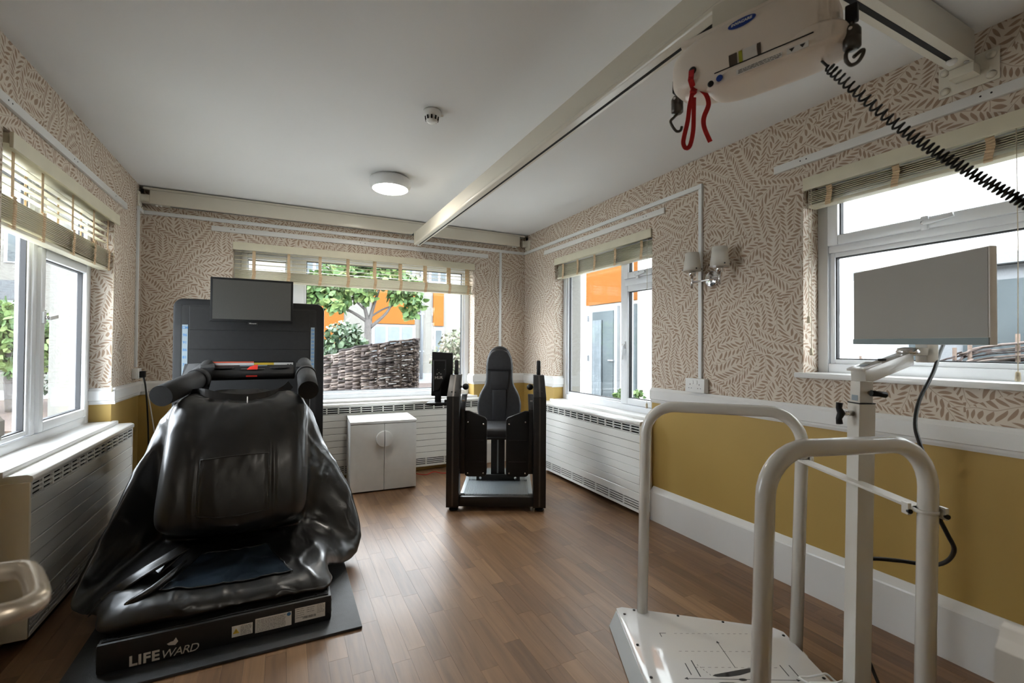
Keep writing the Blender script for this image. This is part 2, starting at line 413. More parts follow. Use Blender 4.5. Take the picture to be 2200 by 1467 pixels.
T = .30
build_wall('wall_back', BACK, XL-T, XR+T, -.02, H+.02, [W1], T, WM)
build_wall('wall_right', RIGHT, -YB, .25, -.02, H+.02, [W2, W3], T, WM)
build_wall('wall_left', LEFT, -.25, YB, -.02, H+.02, [WL], T, WM)
build_wall('wall_front', FRONT, -XR, -XL, -.02, H+.02, [(-.66, .40, -.1, 2.06)], .42, WM)
hall = MB()
hall.box(XL-.3, XR+.3, -1.75, -1.6, -.02, H+.02).box(-1.29, -1.19, -1.6, -.245, -.02, H+.02).box(1.5, 1.6, -1.6, -.245, -.02, H+.02)
tag(hall.build('wall_hallway', M['ceil']), kind='structure')
tag(part('ceiling', M['ceil'], None, (XL-T, XR+T, -1.75, YB+T, H, H+.15)), kind='structure')

# floor: subfloor with oak strips as its pieces
floor = thing('floor', None, None, kind='structure')
part('subfloor', M['dark'], floor, (XL-T, XR+T, -1.75, YB+T, -.06, -.0125))
PW = .0715
rng = random.Random(11)
strips = []
kx0 = math.floor((XL-1.095)/PW)
for k in range(kx0, kx0+50):
    a, c = max(XL, 1.095+k*PW), min(XR, 1.095+(k+1)*PW)
    if c-a < .004: continue
    y = -.25-rng.uniform(0, .45)
    while y < YB:
        L = rng.choice((.285, .36, .43, .5, .62)); y0, y1 = max(y, -.25), min(y+L, YB); y += L
        if y1-y0 > .01: strips.append((a, c, y0, y1))
def seen(s):
    p = Vector(((s[0]+s[1])/2, (s[2]+s[3])/2, 0))-Vector((0, 0, HC))
    zc = p.dot(fw)
    if zc < .3: return 99+abs(zc)
    u = 1100+F*p.dot(rr)/zc; v = 733.5-F*p.dot(uu)/zc
    hid = (-.66 < p.x < .28 and 2.1 < p.y < 4) or p.x < -.9
    return zc+(50 if (u < -60 or u > 2260 or v > 1540 or hid) else 0)
strips.sort(key=seen)
cache = {}
for a, c, y0, y1 in strips[:300]:
    key = (round(c-a, 4), round(y1-y0, 3))
    if key not in cache:
        me = bpy.data.meshes.new('floor_strip'); hx, hy = (c-a)/2-.0003, (y1-y0)/2-.0003
        vs = [(-hx,-hy,-.012),(hx,-hy,-.012),(hx,hy,-.012),(-hx,hy,-.012),(-hx,-hy,0),(hx,-hy,0),(hx,hy,0),(-hx,hy,0)]
        me.from_pydata(vs, [], [(0,3,2,1),(4,5,6,7),(0,1,5,4),(1,2,6,5),(2,3,7,6),(3,0,4,7)]); me.materials.append(M['plank']); cache[key] = me
    o = bpy.data.objects.new('floor_strip', cache[key]); link(o, floor); o.location = ((a+c)/2, (y0+y1)/2, 0)
b = MB()
for a, c, y0, y1 in strips[300:]: b.box(a+.0003, c-.0003, y0+.0003, y1-.0003, -.012, 0)
o = b.build('floor_strips_beyond', M['plank'], floor); tag(o, kind='stuff')
at = o.data.attributes.new('tone', 'FLOAT', 'FACE')
for i in range(len(o.data.polygons)): at.data[i].value = ((i//6)*.61803) % 1.0

def wallpiece(name, frame, prof, segs, mt, label=None, kind='structure'):
    b = MB()
    for x0, x1 in segs: b.prism(prof, lambda y, z: (x0, y, z), lambda y, z: (x1, y, z))
    o = b.build(name, mt); o.location, o.rotation_euler = frame[0], (0, 0, frame[1])
    return tag(o, label, kind=kind)
DADO = [(.001,.92),(-.008,.918),(-.013,.909),(-.022,.900),(-.022,.842),(-.014,.838),(-.014,.828),(-.009,.815),(.001,.815)]
SKIRT = [(.001,.23),(-.004,.23),(-.030,.203),(-.033,.196),(-.033,0),(.001,0)]
wallpiece('trim_1', BACK, DADO, [(XL, W1[0]), (W1[1], XR)], M['gloss'])
wallpiece('trim_2', RIGHT, DADO, [(-YB, W2[0]), (W2[1], -YF)], M['gloss'])
wallpiece('trim_3', LEFT, DADO, [(YF, WL[0]), (WL[1], YB)], M['gloss'])
wallpiece('trim_4', FRONT, DADO, [(-XR, -.662)], M['gloss'])
# dado returns into the window recesses and the doorway
def ret(name, frame, x, y0, y1, sgn):
    b = MB(); b.prism([(x+sgn*q[0], q[1]) for q in DADO], lambda a, z: (a, y0, z), lambda a, z: (a, y1, z))
    o = b.build(name, M['gloss']); o.location, o.rotation_euler = frame[0], (0, 0, frame[1]); return tag(o, kind='structure')
ret('trim_5', BACK, W1[1], -.022, .15, 1)
ret('trim_6', RIGHT, W2[0], -.022, .10, -1)
ret('trim_7', LEFT, WL[1], -.022, .11, 1)
ret('trim_8', FRONT, -.66, -.022, .2, -1)
wallpiece('baseboard_right', RIGHT, SKIRT, [(-YB, -3.86), (-2.455, -YF)], M['gloss'])
wallpiece('baseboard_back', BACK, SKIRT, [(XL, -.46), (1.83, XR)], M['gloss'])
wallpiece('baseboard_left', LEFT, SKIRT, [(YF, 2.40), (3.86, YB)], M['gloss'])
wallpiece('baseboard_front', FRONT, SKIRT, [(-XR, -.66)], M['gloss'])

# white battens above the windows and cable trunking
def wallbox(name, frame, boxes, mt, label, cat, bevel=.003):
    o = part(name, mt, None, *boxes, bevel=bevel); o.location, o.rotation_euler = frame[0], (0, 0, frame[1])
    return tag(o, label, cat)
def batten(frame, x0, x1, label, holes):
    t = thing('window_batten', label, 'batten', frame[0], frame[1], group='white battens over the windows', local=True)
    part('board', M['gloss'], t, (x0, x1, -.016, .001, 2.125, 2.165), bevel=.002)
    for x in holes:
        MB().lathe([(.0035, -.0168), (.0035, -.012)], (x, 0, 2.147), 'y', 8).build('screw_hole', M['dark'], t)
batten(BACK, -.535, 1.9, 'long white batten over the garden window behind the treadmill', (-.40, -.375, .62, .66, 1.6))
batten(RIGHT, -3.97, -2.35, 'white batten over the narrow window beside the wall lamp', (-2.55, -2.52, -3.3))
batten(RIGHT, -1.56, -.3, 'white batten over the window behind the white monitor', (-1.42, -1.39, -.75, -.72))
batten(LEFT, 2.30, 3.995, 'white batten over the left-hand window', (2.47, 2.5, 3.1, 3.14, 3.75))
TZ = 2.228
def trunk(frame, boxes, label):
    t = wallbox('cable_trunking', frame, boxes, M['cover'], label, 'trunking', .002); t['group'] = 'white surface trunking runs'; return t
trunk(BACK, [(XL+.016, XR-.016, -.016, -.0005, TZ-.028, TZ), (2.032, 2.056, -.016, -.0005, .92, TZ-.028)], 'white trunking along the top of the back wall with one drop in the right corner')
trunk(RIGHT, [(-YB+.001, -2.033, -.016, -.0005, TZ-.028, TZ), (-2.057, -2.033, -.016, -.0005, 1.01, TZ-.028)], 'white trunking running over the narrow window and down to the double socket')
trunk(LEFT, [(4.275, YB-.001, -.016, -.0005, TZ-.028, TZ), (4.275, 4.299, -.016, -.0005, 1.03, TZ-.028)], 'white trunking dropping down the left corner to the plug socket')

# ------------------------------------------------------------------ windows
def ring(b, x0, x1, z0, z1, w, y0, y1):
    b.box(x0, x0+w, y0, y1, z0, z1).box(x1-w, x1, y0, y1, z0, z1).box(x0+w, x1-w, y0, y1, z0, z0+w).box(x0+w, x1-w, y0, y1, z1-w, z1)
def window(name, frame, op, yf, zb, cells, handles, sill_z, sx=.03):
    t = thing(name, None, None, frame[0], frame[1], kind='structure', local=True)
    x0, x1, _, z1 = op; z1 -= .002
    b = MB(); ring(b, x0, x1, zb, z1, .05, yf, yf+.07)
    b.build('window_frame', M['upvc'], t, bevel=.006, seg=2)
    b = MB(); ring(b, x0+.001, x1-.001, op[2]+.001, op[3]-.001, .006, yf+.072, T+.001); b.build('outer_reveal', M['render'], t)
    xs = sorted({round(c[0], 3) for c in cells}); 
    mull = set()
    for c in cells:
        for d in cells:
            if abs(c[1]-d[0]) < .12 and d[0] > c[1]: mull.add((c[1], d[0], zb+.05, z1-.05))
            if c[0] == d[0] and 0 < d[2]-c[3] < .12: mull.add((c[0], c[1], c[3], d[2]))
    for a in sorted(mull):
        part('mullion' if a[3]-a[2] > .3 else 'transom', M['upvc'], t, (a[0]-.002, a[1]+.002, yf+.002, yf+.068, a[2], a[3]), bevel=.005)
    for c in cells:
        a0, a1, b0, b1, kind = c
        if kind == 'sash':
            s = MB(); ring(s, a0, a1, b0, b1, .048, yf-.014, yf+.05)
            s = s.build('sash', M['upvc'], t, bevel=.006, seg=2); gi, host, yg = .048, s, yf
        else:
            s = MB(); ring(s, a0, a1, b0, b1, .022, yf+.012, yf+.04)
            s = s.build('glazing_bead', M['upvc'], t, bevel=.004); gi, host, yg = .022, s, yf+.014
        g = MB(); ring(g, a0+gi-.001, a1-gi+.001, b0+gi-.001, b1-gi+.001, .006, yg+.006, yg+.03)
        g.build('gasket', M['gasket'], host)
        part('pane', M['glass'], host, (a0+gi, a1-gi, yg+.016, yg+.022, b0+gi, b1-gi))
    for hx, hz, vert in handles:
        h = MB().box(hx-.014, hx+.014, yf-.024, yf-.012, hz-.03, hz+.03).build('handle', M['upvc'], t, bevel=.005)
        if vert: MB().bar((hx, yf-.034, hz), (hx-.012, yf-.036, hz-.115), .018, .014, (0, 1, 0)).build('lever', M['upvc'], h, bevel=.004)
        else: MB().bar((hx, yf-.036, hz-.004), (hx+.10, yf-.034, hz+.012), .014, .020).build('lever', M['upvc'], h, bevel=.004)
        MB().lathe([(.009, 0), (.009, -.012), (.003, -.013)], (hx, yf-.024, hz), 'y', 12).build('pivot', M['chrome'], h)
    sb = MB().box(x0-sx, x1+sx, -.032, 0, sill_z-.026, sill_z).box(x0, x1, -.002, yf+.01, sill_z-.026, sill_z)
    sb.build('window_sill', M['gloss'], t, bevel=.006)
    return t
window('window_1', BACK, W1, .15, .70, [(-.335, .058, .755, 1.99, 'sash'), (.155, 1.70, .755, 1.99, 'fixed')], [(.035, 1.2, True)], .705)
window('window_2', RIGHT, W2, .10, .70, [(-3.735, -2.925, .755, 1.99, 'fixed'), (-2.885, -2.525, .755, 1.69, 'sash'), (-2.885, -2.525, 1.745, 1.99, 'sash')], [(-2.865, 1.22, True), (-2.72, 1.76, False)], .705)
window('window_3', RIGHT, W3, .12, 1.075, [(-1.36, -.30, 1.125, 1.68, 'fixed'), (-1.36, -.30, 1.715, 1.99, 'sash')], [(-.965, 1.738, False)], 1.08)
window('window_4', LEFT, WL, .11, .70, [(2.53, 3.05, .755, 1.99, 'fixed'), (3.09, 3.72, .755, 1.68, 'sash'), (3.09, 3.72, 1.73, 1.99, 'sash')], [(3.112, 1.33, False)], .705)

# ------------------------------------------------------------------ blinds
def blind(label, frame, x0, x1, zt, zopen, zstack0, zstack1, pitch, tapes, yv=-.012, cords=(), ys=(.022, .072), spitch=.0088, tasselz=1.25):
    t = thing('venetian_blind', label, 'blind', frame[0], frame[1], group='wooden venetian blinds', local=True)
    part('valance', M['blind'], t, (x0, x1, yv, yv+.014, zt-.064, zt), bevel=.004)
    part('headrail', M['blind'], t, (x0+.01, x1-.01, yv+.02, .075, zt-.045, zt-.004), bevel=.002)
    me = None
    def slat(z, tilt):
        nonlocal me
        if me is None:
            G = [[(x, y, .0012*(1-((y-(ys[0]+ys[1])/2)/.025)**2)) for y in (ys[0], (ys[0]*2+ys[1])/3, (ys[0]+ys[1]*2)/3, ys[1])] for x in (x0+.012, x1-.012)]
            b = MB().grid(G); b.grid([[(p[0], p[1], p[2]-.0026) for p in row] for row in G])
            b.add([*[G[0][j] for j in range(4)], *[(G[0][j][0], G[0][j][1], G[0][j][2]-.0026) for j in range(4)], *[G[1][j] for j in range(4)], *[(G[1][j][0], G[1][j][1], G[1][j][2]-.0026) for j in range(4)]],
                  [(0,1,5,4),(1,2,6,5),(2,3,7,6),(8,9,13,12),(9,10,14,13),(10,11,15,14),(0,4,12,8),(3,7,15,11)])
            o = b.build('slat', M['blind'], t); me = o.data
        else:
            o = bpy.data.objects.new('slat', me); link(o, t)
        o.location.z = z-.047*math.sin(tilt); o.rotation_euler.x = tilt
    z = zopen
    while z > zstack0+pitch*.4 and zopen > zstack0: slat(z, R(13)); z -= pitch
    n = int((zstack0-zstack1-.016)/spitch)
    for i in range(n): slat(zstack0-.004-i*spitch, 0)
    part('bottom_rail', M['blind'], t, (x0+.012, x1-.012, ys[0]-.002, ys[1]+.002, zstack1, zstack1+.016), bevel=.004)
    for x in tapes:
        b = MB()
        for yy in (ys[0]-.004, ys[1]+.004):
            if zopen > zstack0: b.box(x-.011, x+.011, yy-.0007, yy+.0007, zstack0, zt-.045)
        b.build('ladder_tape', M['tape'], t) if zopen > zstack0 else None
        # the tape folds into a scalloped roll against the gathered slats
        zz0, zz1 = zstack0+.004, zstack1-.004; k = max(6, int((zz0-zz1)/.0105)); pts = []
        for i in range(k*4+1):
            f = i/(k*4); pts.append((x+.004*math.sin(f*5), ys[0]-.009-.0045*abs(math.sin(math.pi*f*k)), zz0+(zz1-zz0)*f))
        MB().ribbon(pts, .026, .0015, (1, 0, 0)).build('folded_tape', M['tape'], t)
    for cx, cz in cords:
        MB().tube([(cx, -.006, zt-.05), (cx+.003, -.008, (zt+cz)/2), (cx, -.006, cz)], .0013, 5).build('pull_cord', M['cord'], t)
        MB().lathe([(.004, .032), (.007, .028), (.0085, 0), (.006, -.004)], (cx, -.006, cz-.03), 'z', 10).build('tassel', M['cord'], t)
    return t
blind('cream blind half lowered over the wide garden window, slats open', BACK, -.385, 1.753, 2.053, 1.985, 1.835, 1.738, .034, (-.235, .03, .283, .52, .76, 1.0, 1.245, 1.49, 1.69))
blind('cream blind gathered up at the narrow window beside the wall lamp', RIGHT, -3.786, -2.478, 2.053, 1.9, 1.985, 1.858, .04, (-3.66, -3.42, -3.17, -2.90, -2.60), cords=((-2.52, .80),))
blind('cream blind gathered up at the window behind the white monitor', RIGHT, -1.411, -.255, 2.055, 1.9, 1.99, 1.905, .04, (-1.30, -1.03, -.735, -.42), cords=((-.66, 1.12), (-1.385, 1.36), (-1.372, 1.2)))
blind('cream blind half lowered at the left-hand window, slats open above a thick roll', LEFT, 2.479, 3.786, 2.03, 1.955, 1.80, 1.67, .036, (2.60, 2.86, 3.20, 3.50, 3.74), yv=-.03, cords=((3.76, .93),))

# ------------------------------------------------------------------ radiators (low-surface covers)
def radiator(label, frame, x0, x1, end_left=False, end_right=False, D0=-.105):
    t = thing('radiator', label, 'radiator', frame[0], frame[1], group='white radiators under the windows', local=True)
    zb, zt = .045, .672
    part('casing', M['dark'], t, (x0+.006, x1-.006, D0+.012, -.002, zb+.01, zt-.012))
    cap = MB(); cap.prism([(-.001, zt+.012), (D0+.01, zt+.012), (D0-.006, zt+.006), (D0-.010, zt-.006), (D0-.006, zt-.018), (D0+.004, zt-.020), (-.001, zt-.020)],
                          lambda y, z: (x0-.004, y, z), lambda y, z: (x1+.004, y, z)); cap.build('top_cap', M['rad'], t, bevel=.003)
    for sx, on in ((x0, end_left), (x1, end_right)):
        part('end_panel', M['radside'] if on else M['rad'], t, (sx-.008, sx+.008, D0, -.002, zb, zt-.018), bevel=.002)
    L = x1-x0-.016
    # upper grille
    b = MB(); z0, z1 = .590, .650
    for i in range(4): b.box(x0+.008, x1-.008, D0, D0+.010, z0+i*.0185, z0+i*.0185+.0055)
    n = int(L/.095)
    for i in range(n+1):
        x = x0+.008+L*i/n; b.box(x-.006, x+.006, D0, D0+.010, z0, z1)
    b.build('upper_grille', M['rad'], t)
    # ribbed boards of the front panel
    nb = 8; zz0, zz1 = .122, .588; hh = (zz1-zz0)/nb
    for i in range(nb):
        part('panel_board', M['rad'], t, (x0+.008, x1-.008, D0+(.002 if i % 2 else 0), D0+.011, zz0+i*hh+.0015, zz0+(i+1)*hh-.0015), bevel=.0018, seg=1)
    b = MB()
    for i in range(4): b.box(x0+.008, x1-.008, D0, D0+.010, zb+.012+i*.017, zb+.012+i*.017+.0075)
    for i in range(int(L/.19)+2):
        x = x0+.008+L*i/(int(L/.19)+1); b.box(x-.007, x+.007, D0, D0+.010, zb+.012, zz0)
    b.box(x0+.008, x1-.008, D0-.001, D0+.011, zb, zb+.016)
    b.build('lower_grille', M['rad'], t)
    return t
radiator('long white radiator under the garden window behind the treadmill', BACK, -.44, 1.81, D0=-.060)
radiator('white radiator under the narrow window beside the leg machine', RIGHT, -3.84, -2.475, end_right=True)
radiator('white radiator under the left-hand window with a cream end', LEFT, 2.462, 3.82, end_left=True)

# ================================================================== ANTI-GRAVITY TREADMILL
M.update(
    vinyl=mat('black_vinyl', (.011, .0105, .010), .36, var=.15, scale=6, bump=.25, bscale=9, spec=.55, coat=.35, crough=.22),
    clear=mat('clear_vinyl_window', (.024, .034, .046), .12, var=.3, scale=14, bump=.08, bscale=18, coat=1, crough=.06),
    blackm=mat('black_powder_coat', (.014, .014, .0145), .42, var=.1, scale=40, bump=.05, bscale=400),
    blackp=mat('black_plastic', (.012, .012, .0125), .45, var=.1, spec=.25),
    foam=mat('black_foam_grip', (.012, .0115, .0115), .75, var=.1, scale=80, bump=.15, bscale=500),
    screen=mat('dark_screen', (.070, .068, .062), .4, var=.12, scale=300),
    strip=mat('pale_blue_scale_strip', (.24, .295, .325), .5),
    blue=mat('blue_print', (.05, .17, .38), .5),
    labelw=mat('off_white_label', (.78, .76, .72), .5),
    silver=mat('silver_print', (.62, .59, .54), .5),
    ink=mat('black_ink', (.03, .03, .03), .6),
    amber=mat('warning_yellow', (.72, .50, .05), .5),
    redp=mat('red_plastic', (.70, .035, .02), .3),
    redtape=mat('red_sticker', (.75, .12, .06), .5),
    rubber=mat('black_rubber_mat', (.030, .033, .037), .5, var=.12, scale=30, bump=.15, bscale=250),
)
mat_o = tag(MB().box(-.692, .312, 2.035, 4.02, .001, .012).build('rubber_mat', M['rubber'], bevel=.003), 'large black rubber mat under the treadmill', 'mat')
TM = thing('treadmill', 'black treadmill with draped vinyl cover and tall back panel', 'treadmill', (-.195, 2.9, .012))
base = MB().box(-.588, .198, 2.13, 3.86, .014, .122).build('base_frame', M['blackm'], TM, bevel=.012, seg=2)
part('top_plate', M['blackp'], base, (-.576, .186, 2.142, 3.85, .1215, .1255), bevel=.0015, seg=1)
for x, y in ((-.555, 2.165), (-.525, 2.152), (-.35, 2.152), (-.12, 2.152), (.05, 2.152), (.135, 2.152), (.165, 2.17)):
    b = MB().lathe([(.0095, .1255), (.0095, .1262), (.0055, .1262), (.0045, .1235)], (x, y, 0), 'z', 14); b.build('bolt', M['bolt'], base)
for z in (.045, .09):
    for x in (-.5885, .1985): MB().lathe([(.007, -.0015), (.007, .0015)], (x, 2.16, z), 'x', 10).build('side_bolt', M['bolt'], base)
    MB().lathe([(.006, -.0012), (.006, .0012)], (.183, 2.1295, z), 'y', 10).build('side_bolt', M['bolt'], base)
# lettering and stickers on the front face
yf = 2.1292
text('logo_life', 'LIFE', .050, (-.493, yf, .024), (1, 0, 0), (0, 0, 1), M['silver'], base, offset=.0016, spacing=1.08)
text('logo_ward', 'WARD', .042, (-.400, yf, .024), (1, 0, 0), (0, 0, 1), M['silver'], base, shear=.25, offset=-.0001, spacing=.86)
b = MB(); b.add([(-.380,yf,.074),(-.374,yf,.0675),(-.354,yf,.0635),(-.345,yf,.075),(-.352,yf,.091),(-.360,yf,.080),(-.368,yf,.079)], [(0,1,2,3,4,5,6)])
b.build('logo_bird', M['silver'], base, fixn=False)
def sticker(name, x0, x1, z0, z1):
    return MB().box(x0, x1, yf-.0002, yf+.001, z0, z1).build(name, M['labelw'], base)
s1 = sticker('warning_label', -.171, -.099, .040, .083); s2 = sticker('information_label', -.090, .042, .036, .092); s3 = sticker('serial_label', .055, .172, .040, .098)
yi = yf-.0006
b = MB(); b.add([(-.168,yi,.053),(-.145,yi,.053),(-.1565,yi,.073)], [(0,1,2)]); b.build('warning_triangle', M['amber'], s1, fixn=False)
text('warning_mark', '!', .016, (-.1565, yi-.0003, .0555), (1,0,0), (0,0,1), M['ink'], s1, ext=.0001, align='CENTER')
rl = random.Random(5)
def lines(parent, x0, x1, z0, z1, n, mt=M['ink'], h=.0014):
    b = MB()
    for i in range(n):
        z = z1-(z1-z0)*i/max(1, n-1); x = x0
        while x < x1-.004:
            L = rl.uniform(.003, .014); b.box(x, min(x+L, x1), yi-.0001, yi+.0003, z, z+h); x += L+.0018
    return b.build('small_print', mt, parent)
lines(s1, -.141, -.103, .044, .077, 8, h=.0012)
lines(s2, -.086, .02, .040, .084, 9, h=.0013); lines(s3, .059, .09, .058, .092, 5, h=.0013); lines(s3, .14, .168, .062, .093, 6, h=.0011); lines(s3, .1, .13, .074, .09, 3, h=.0012)
MB().lathe([(.0075, -.0003), (.0075, .0003)], (.032, yi, .083), 'y', 16).build('blue_round_mark', M['blue'], s2)
b = MB(); x = .085
while x < .135: b.box(x, x+rl.choice((.0007, .0014, .002)), yi-.0001, yi+.0003, .049, .059); x += .0032
b.build('barcode', M['ink'], s3)

# tall back panel with rounded shoulders
px0, px1, pz0, pz1, py = -.665, .272, .10, 1.512, 3.75
def roundrect(x0, x1, z0, z1, r, n=6):
    out = []
    for cx, cz, a0 in ((x1-r, z1-r, 0), (x0+r, z1-r, 90), (x0+.01, z0+.01, 180), (x1-.01, z0+.01, 270)):
        q = r if a0 < 180 else .01
        for i in range(n+1):
            a = R(a0+90*i/n); out.append((cx+q*math.cos(a), cz+q*math.sin(a)))
    return out
bp = MB().prism(roundrect(px0, px1, pz0, pz1, .06), lambda x, z: (x, py, z), lambda x, z: (x, py+.09, z)).build('back_panel', M['blackp'], TM, bevel=.008, seg=2, angle=50)
ins = MB().prism(roundrect(px0+.05, px1-.055, pz0+.1, pz1-.045, .012), lambda x, z: (x, py-.002, z), lambda x, z: (x, py+.01, z)).build('inset_panel', M['blackm'], bp)
part('inset_shadow_gap', M['dark'], bp, (px0+.042, px0+.050, py-.0015, py+.004, pz0+.1, pz1-.037), (px1-.055, px1-.047, py-.0015, py+.004, pz0+.1, pz1-.037), (px0+.042, px1-.047, py-.0015, py+.004, pz1-.045, pz1-.037))
for z0, z1 in ((1.005, 1.165), (1.17, 1.30), (1.305, 1.46)):
    part('panel_board', M['blackm'], bp, (px0+.092, px1-.10, py-.006, py-.001, z0, z1), bevel=.001, seg=1)
for sx0, sx1, za, zb, nums, sz in ((px0+.052, px0+.084, .995, 1.335, ('CM', '96', '91', '86', '81', '76', '71'), .024), (px1-.092, px1-.066, .985, 1.335, ('IN', '38', '37', '36', '35', '34', '33', '32', '31', '30', '29', '28'), .021)):
    s = part('scale_strip', M['strip'], bp, (sx0, sx1, py-.0042, py-.002, za, zb))
    n = len(nums)
    for i, q in enumerate(nums):
        z = zb-.028-(zb-za-.04)*i/(n-1)*1.0
        text('scale_number', q, sz, ((sx0+sx1)/2, py-.0046, z), (1,0,0), (0,0,1), M['blue'], s, ext=.0002, align='CENTER', offset=.0006)
for x in (px0+.10, px1-.105):
    s = part('small_sign', M['strip'], bp, (x-.008, x+.008, py-.008, py-.006, 1.018, 1.033)); part('small_sign_print', M['blue'], s, (x-.005, x+.005, py-.009, py-.008, 1.0245, 1.0275))

# screen on its bracket above the panel
mo = MB().box(-.437, .055, 3.575, 3.605, 1.355, 1.648)
mo = mo.build('monitor', M['blackp'], TM, bevel=.005)
part('screen', M['screen'], mo, (-.423, .041, 3.5735, 3.577, 1.372, 1.634))
part('badge', M['blackp'], mo, (-.219, -.163, 3.576, 3.59, 1.335, 1.356), bevel=.004)
text('badge_text', 'lifeward', .013, (-.191, 3.5755, 1.342), (1,0,0), (0,0,1), M['silver'], mo, ext=.0003, align='CENTER')
part('monitor_bracket', M['blackm'], TM, (-.25, -.13, 3.60, 3.76, 1.40, 1.55), bevel=.004)

# console between the handrails
cs = MB(); prof = [(3.02, 1.0), (3.0, 1.012), (3.0, 1.035), (3.03, 1.05), (3.20, 1.072), (3.24, 1.078), (3.26, 1.06), (3.26, 1.0)]
cs.prism(prof, lambda y, z: (-.395, y, z), lambda y, z: (.06, y, z)); cs = cs.build('console', M['blackp'], TM, bevel=.01, seg=3)
for x in (-.31, -.02):
    MB().lathe([(.052, 0), (.052, .004), (.044, .004), (.040, -.012), (0.001, -.013)], (x, 3.12, 1.062), 'z', 22).build('cup_holder', M['foam'], cs)
part('console_display', M['screen'], cs, (-.22, -.10, 3.05, 3.14, 1.056, 1.0615))
part('console_label', M['strip'], cs, (-.235, -.09, 3.19, 3.225, 1.0715, 1.077))
MB().add([(-.19,3.04,1.058),(-.135,3.04,1.058),(-.135,3.085,1.088),(-.175,3.085,1.074),(-.19,3.06,1.0585),(-.135,3.06,1.0585)], [(0,1,2,3),(0,3,4),(1,5,2),(4,3,2,5),(0,4,5,1)]).build('stop_switch', M['redp'], cs, bevel=.002)
part('stop_switch_base', M['redp'], cs, (-.19, -.135, 2.997, 3.001, 1.019, 1.026))
for x0, x1, mt in ((-.395, -.28, 'labelw'), (-.28, -.165, 'labelw'), (-.165, -.055, 'amber'), (-.055, .055, 'labelw')):
    q = part('warning_strip', M[mt], cs, (x0, x1, 3.262, 3.265, 1.058, 1.090))
part('warning_strip_top', M['redtape'], cs, (-.395, -.165, 3.261, 3.266, 1.0905, 1.098)); part('warning_strip_back', M['blackp'], cs, (-.40, .06, 3.2655, 3.275, 1.05, 1.098))
part('warning_mark', M['ink'], cs, (0.02, .03, 3.2605, 3.2625, 1.065, 1.08), (.036, .046, 3.2605, 3.2625, 1.065, 1.08))

# handrails: sloped uprights from the panel and padded grips
for sgn, gx0, gy0, gz0, gx1, gy1, gz1 in ((-1, -.512, 2.655, .957, -.405, 2.99, 1.018), (1, .120, 2.655, .962, .120, 2.98, 1.03)):
    arm = MB()
    if sgn < 0: arm.prism([(-.50, 3.25, 1.0), (-.40, 3.0, .95), (-.372, 3.0, 1.075), (-.40, 3.25, 1.09), (-.47, 3.27, 1.09)], lambda x, y, z: (x-.035, y, z), lambda x, y, z: (x+.035, y-.01, z))
    else: arm.prism([(.115, 3.25, 1.0), (.105, 3.0, .95), (.085, 3.0, 1.075), (.09, 3.25, 1.09), (.12, 3.27, 1.09)], lambda x, y, z: (x-.02, y, z), lambda x, y, z: (x+.035, y-.01, z))
    arm = arm.build('handrail_arm', M['foam'], TM, bevel=.006)
    d = Vector((gx1-gx0, gy1-gy0, gz1-gz0))
    g = MB().tube([(gx0, gy0, gz0), Vector((gx0, gy0, gz0))+d*.9], .050, 28).tube([Vector((gx0, gy0, gz0))+d*.88, (gx1, gy1, gz1)], .055, 28).tube([Vector((gx1, gy1, gz1))-d*.03, Vector((gx1, gy1, gz1))+Vector((0, .30, .05))], .042, 16)
    g.build('handrail_grip', M['foam'], TM)
    MB().box(gx0+(.03 if sgn < 0 else -.05), gx0+(.07 if sgn < 0 else -.02), gy0+.12, gy0+.17, gz0-.075, gz0-.045).build('grip_clamp', M['bolt'], TM, bevel=.004)
for sx in (-.50, .12): part('frame_upright', M['blackm'], TM, (sx-.035, sx+.035, 3.25, 3.36, .125, 1.02), bevel=.006)
part('frame_link', M['blackm'], TM, (-.5, .12, 3.28, 3.75, .62, .70), bevel=.006)

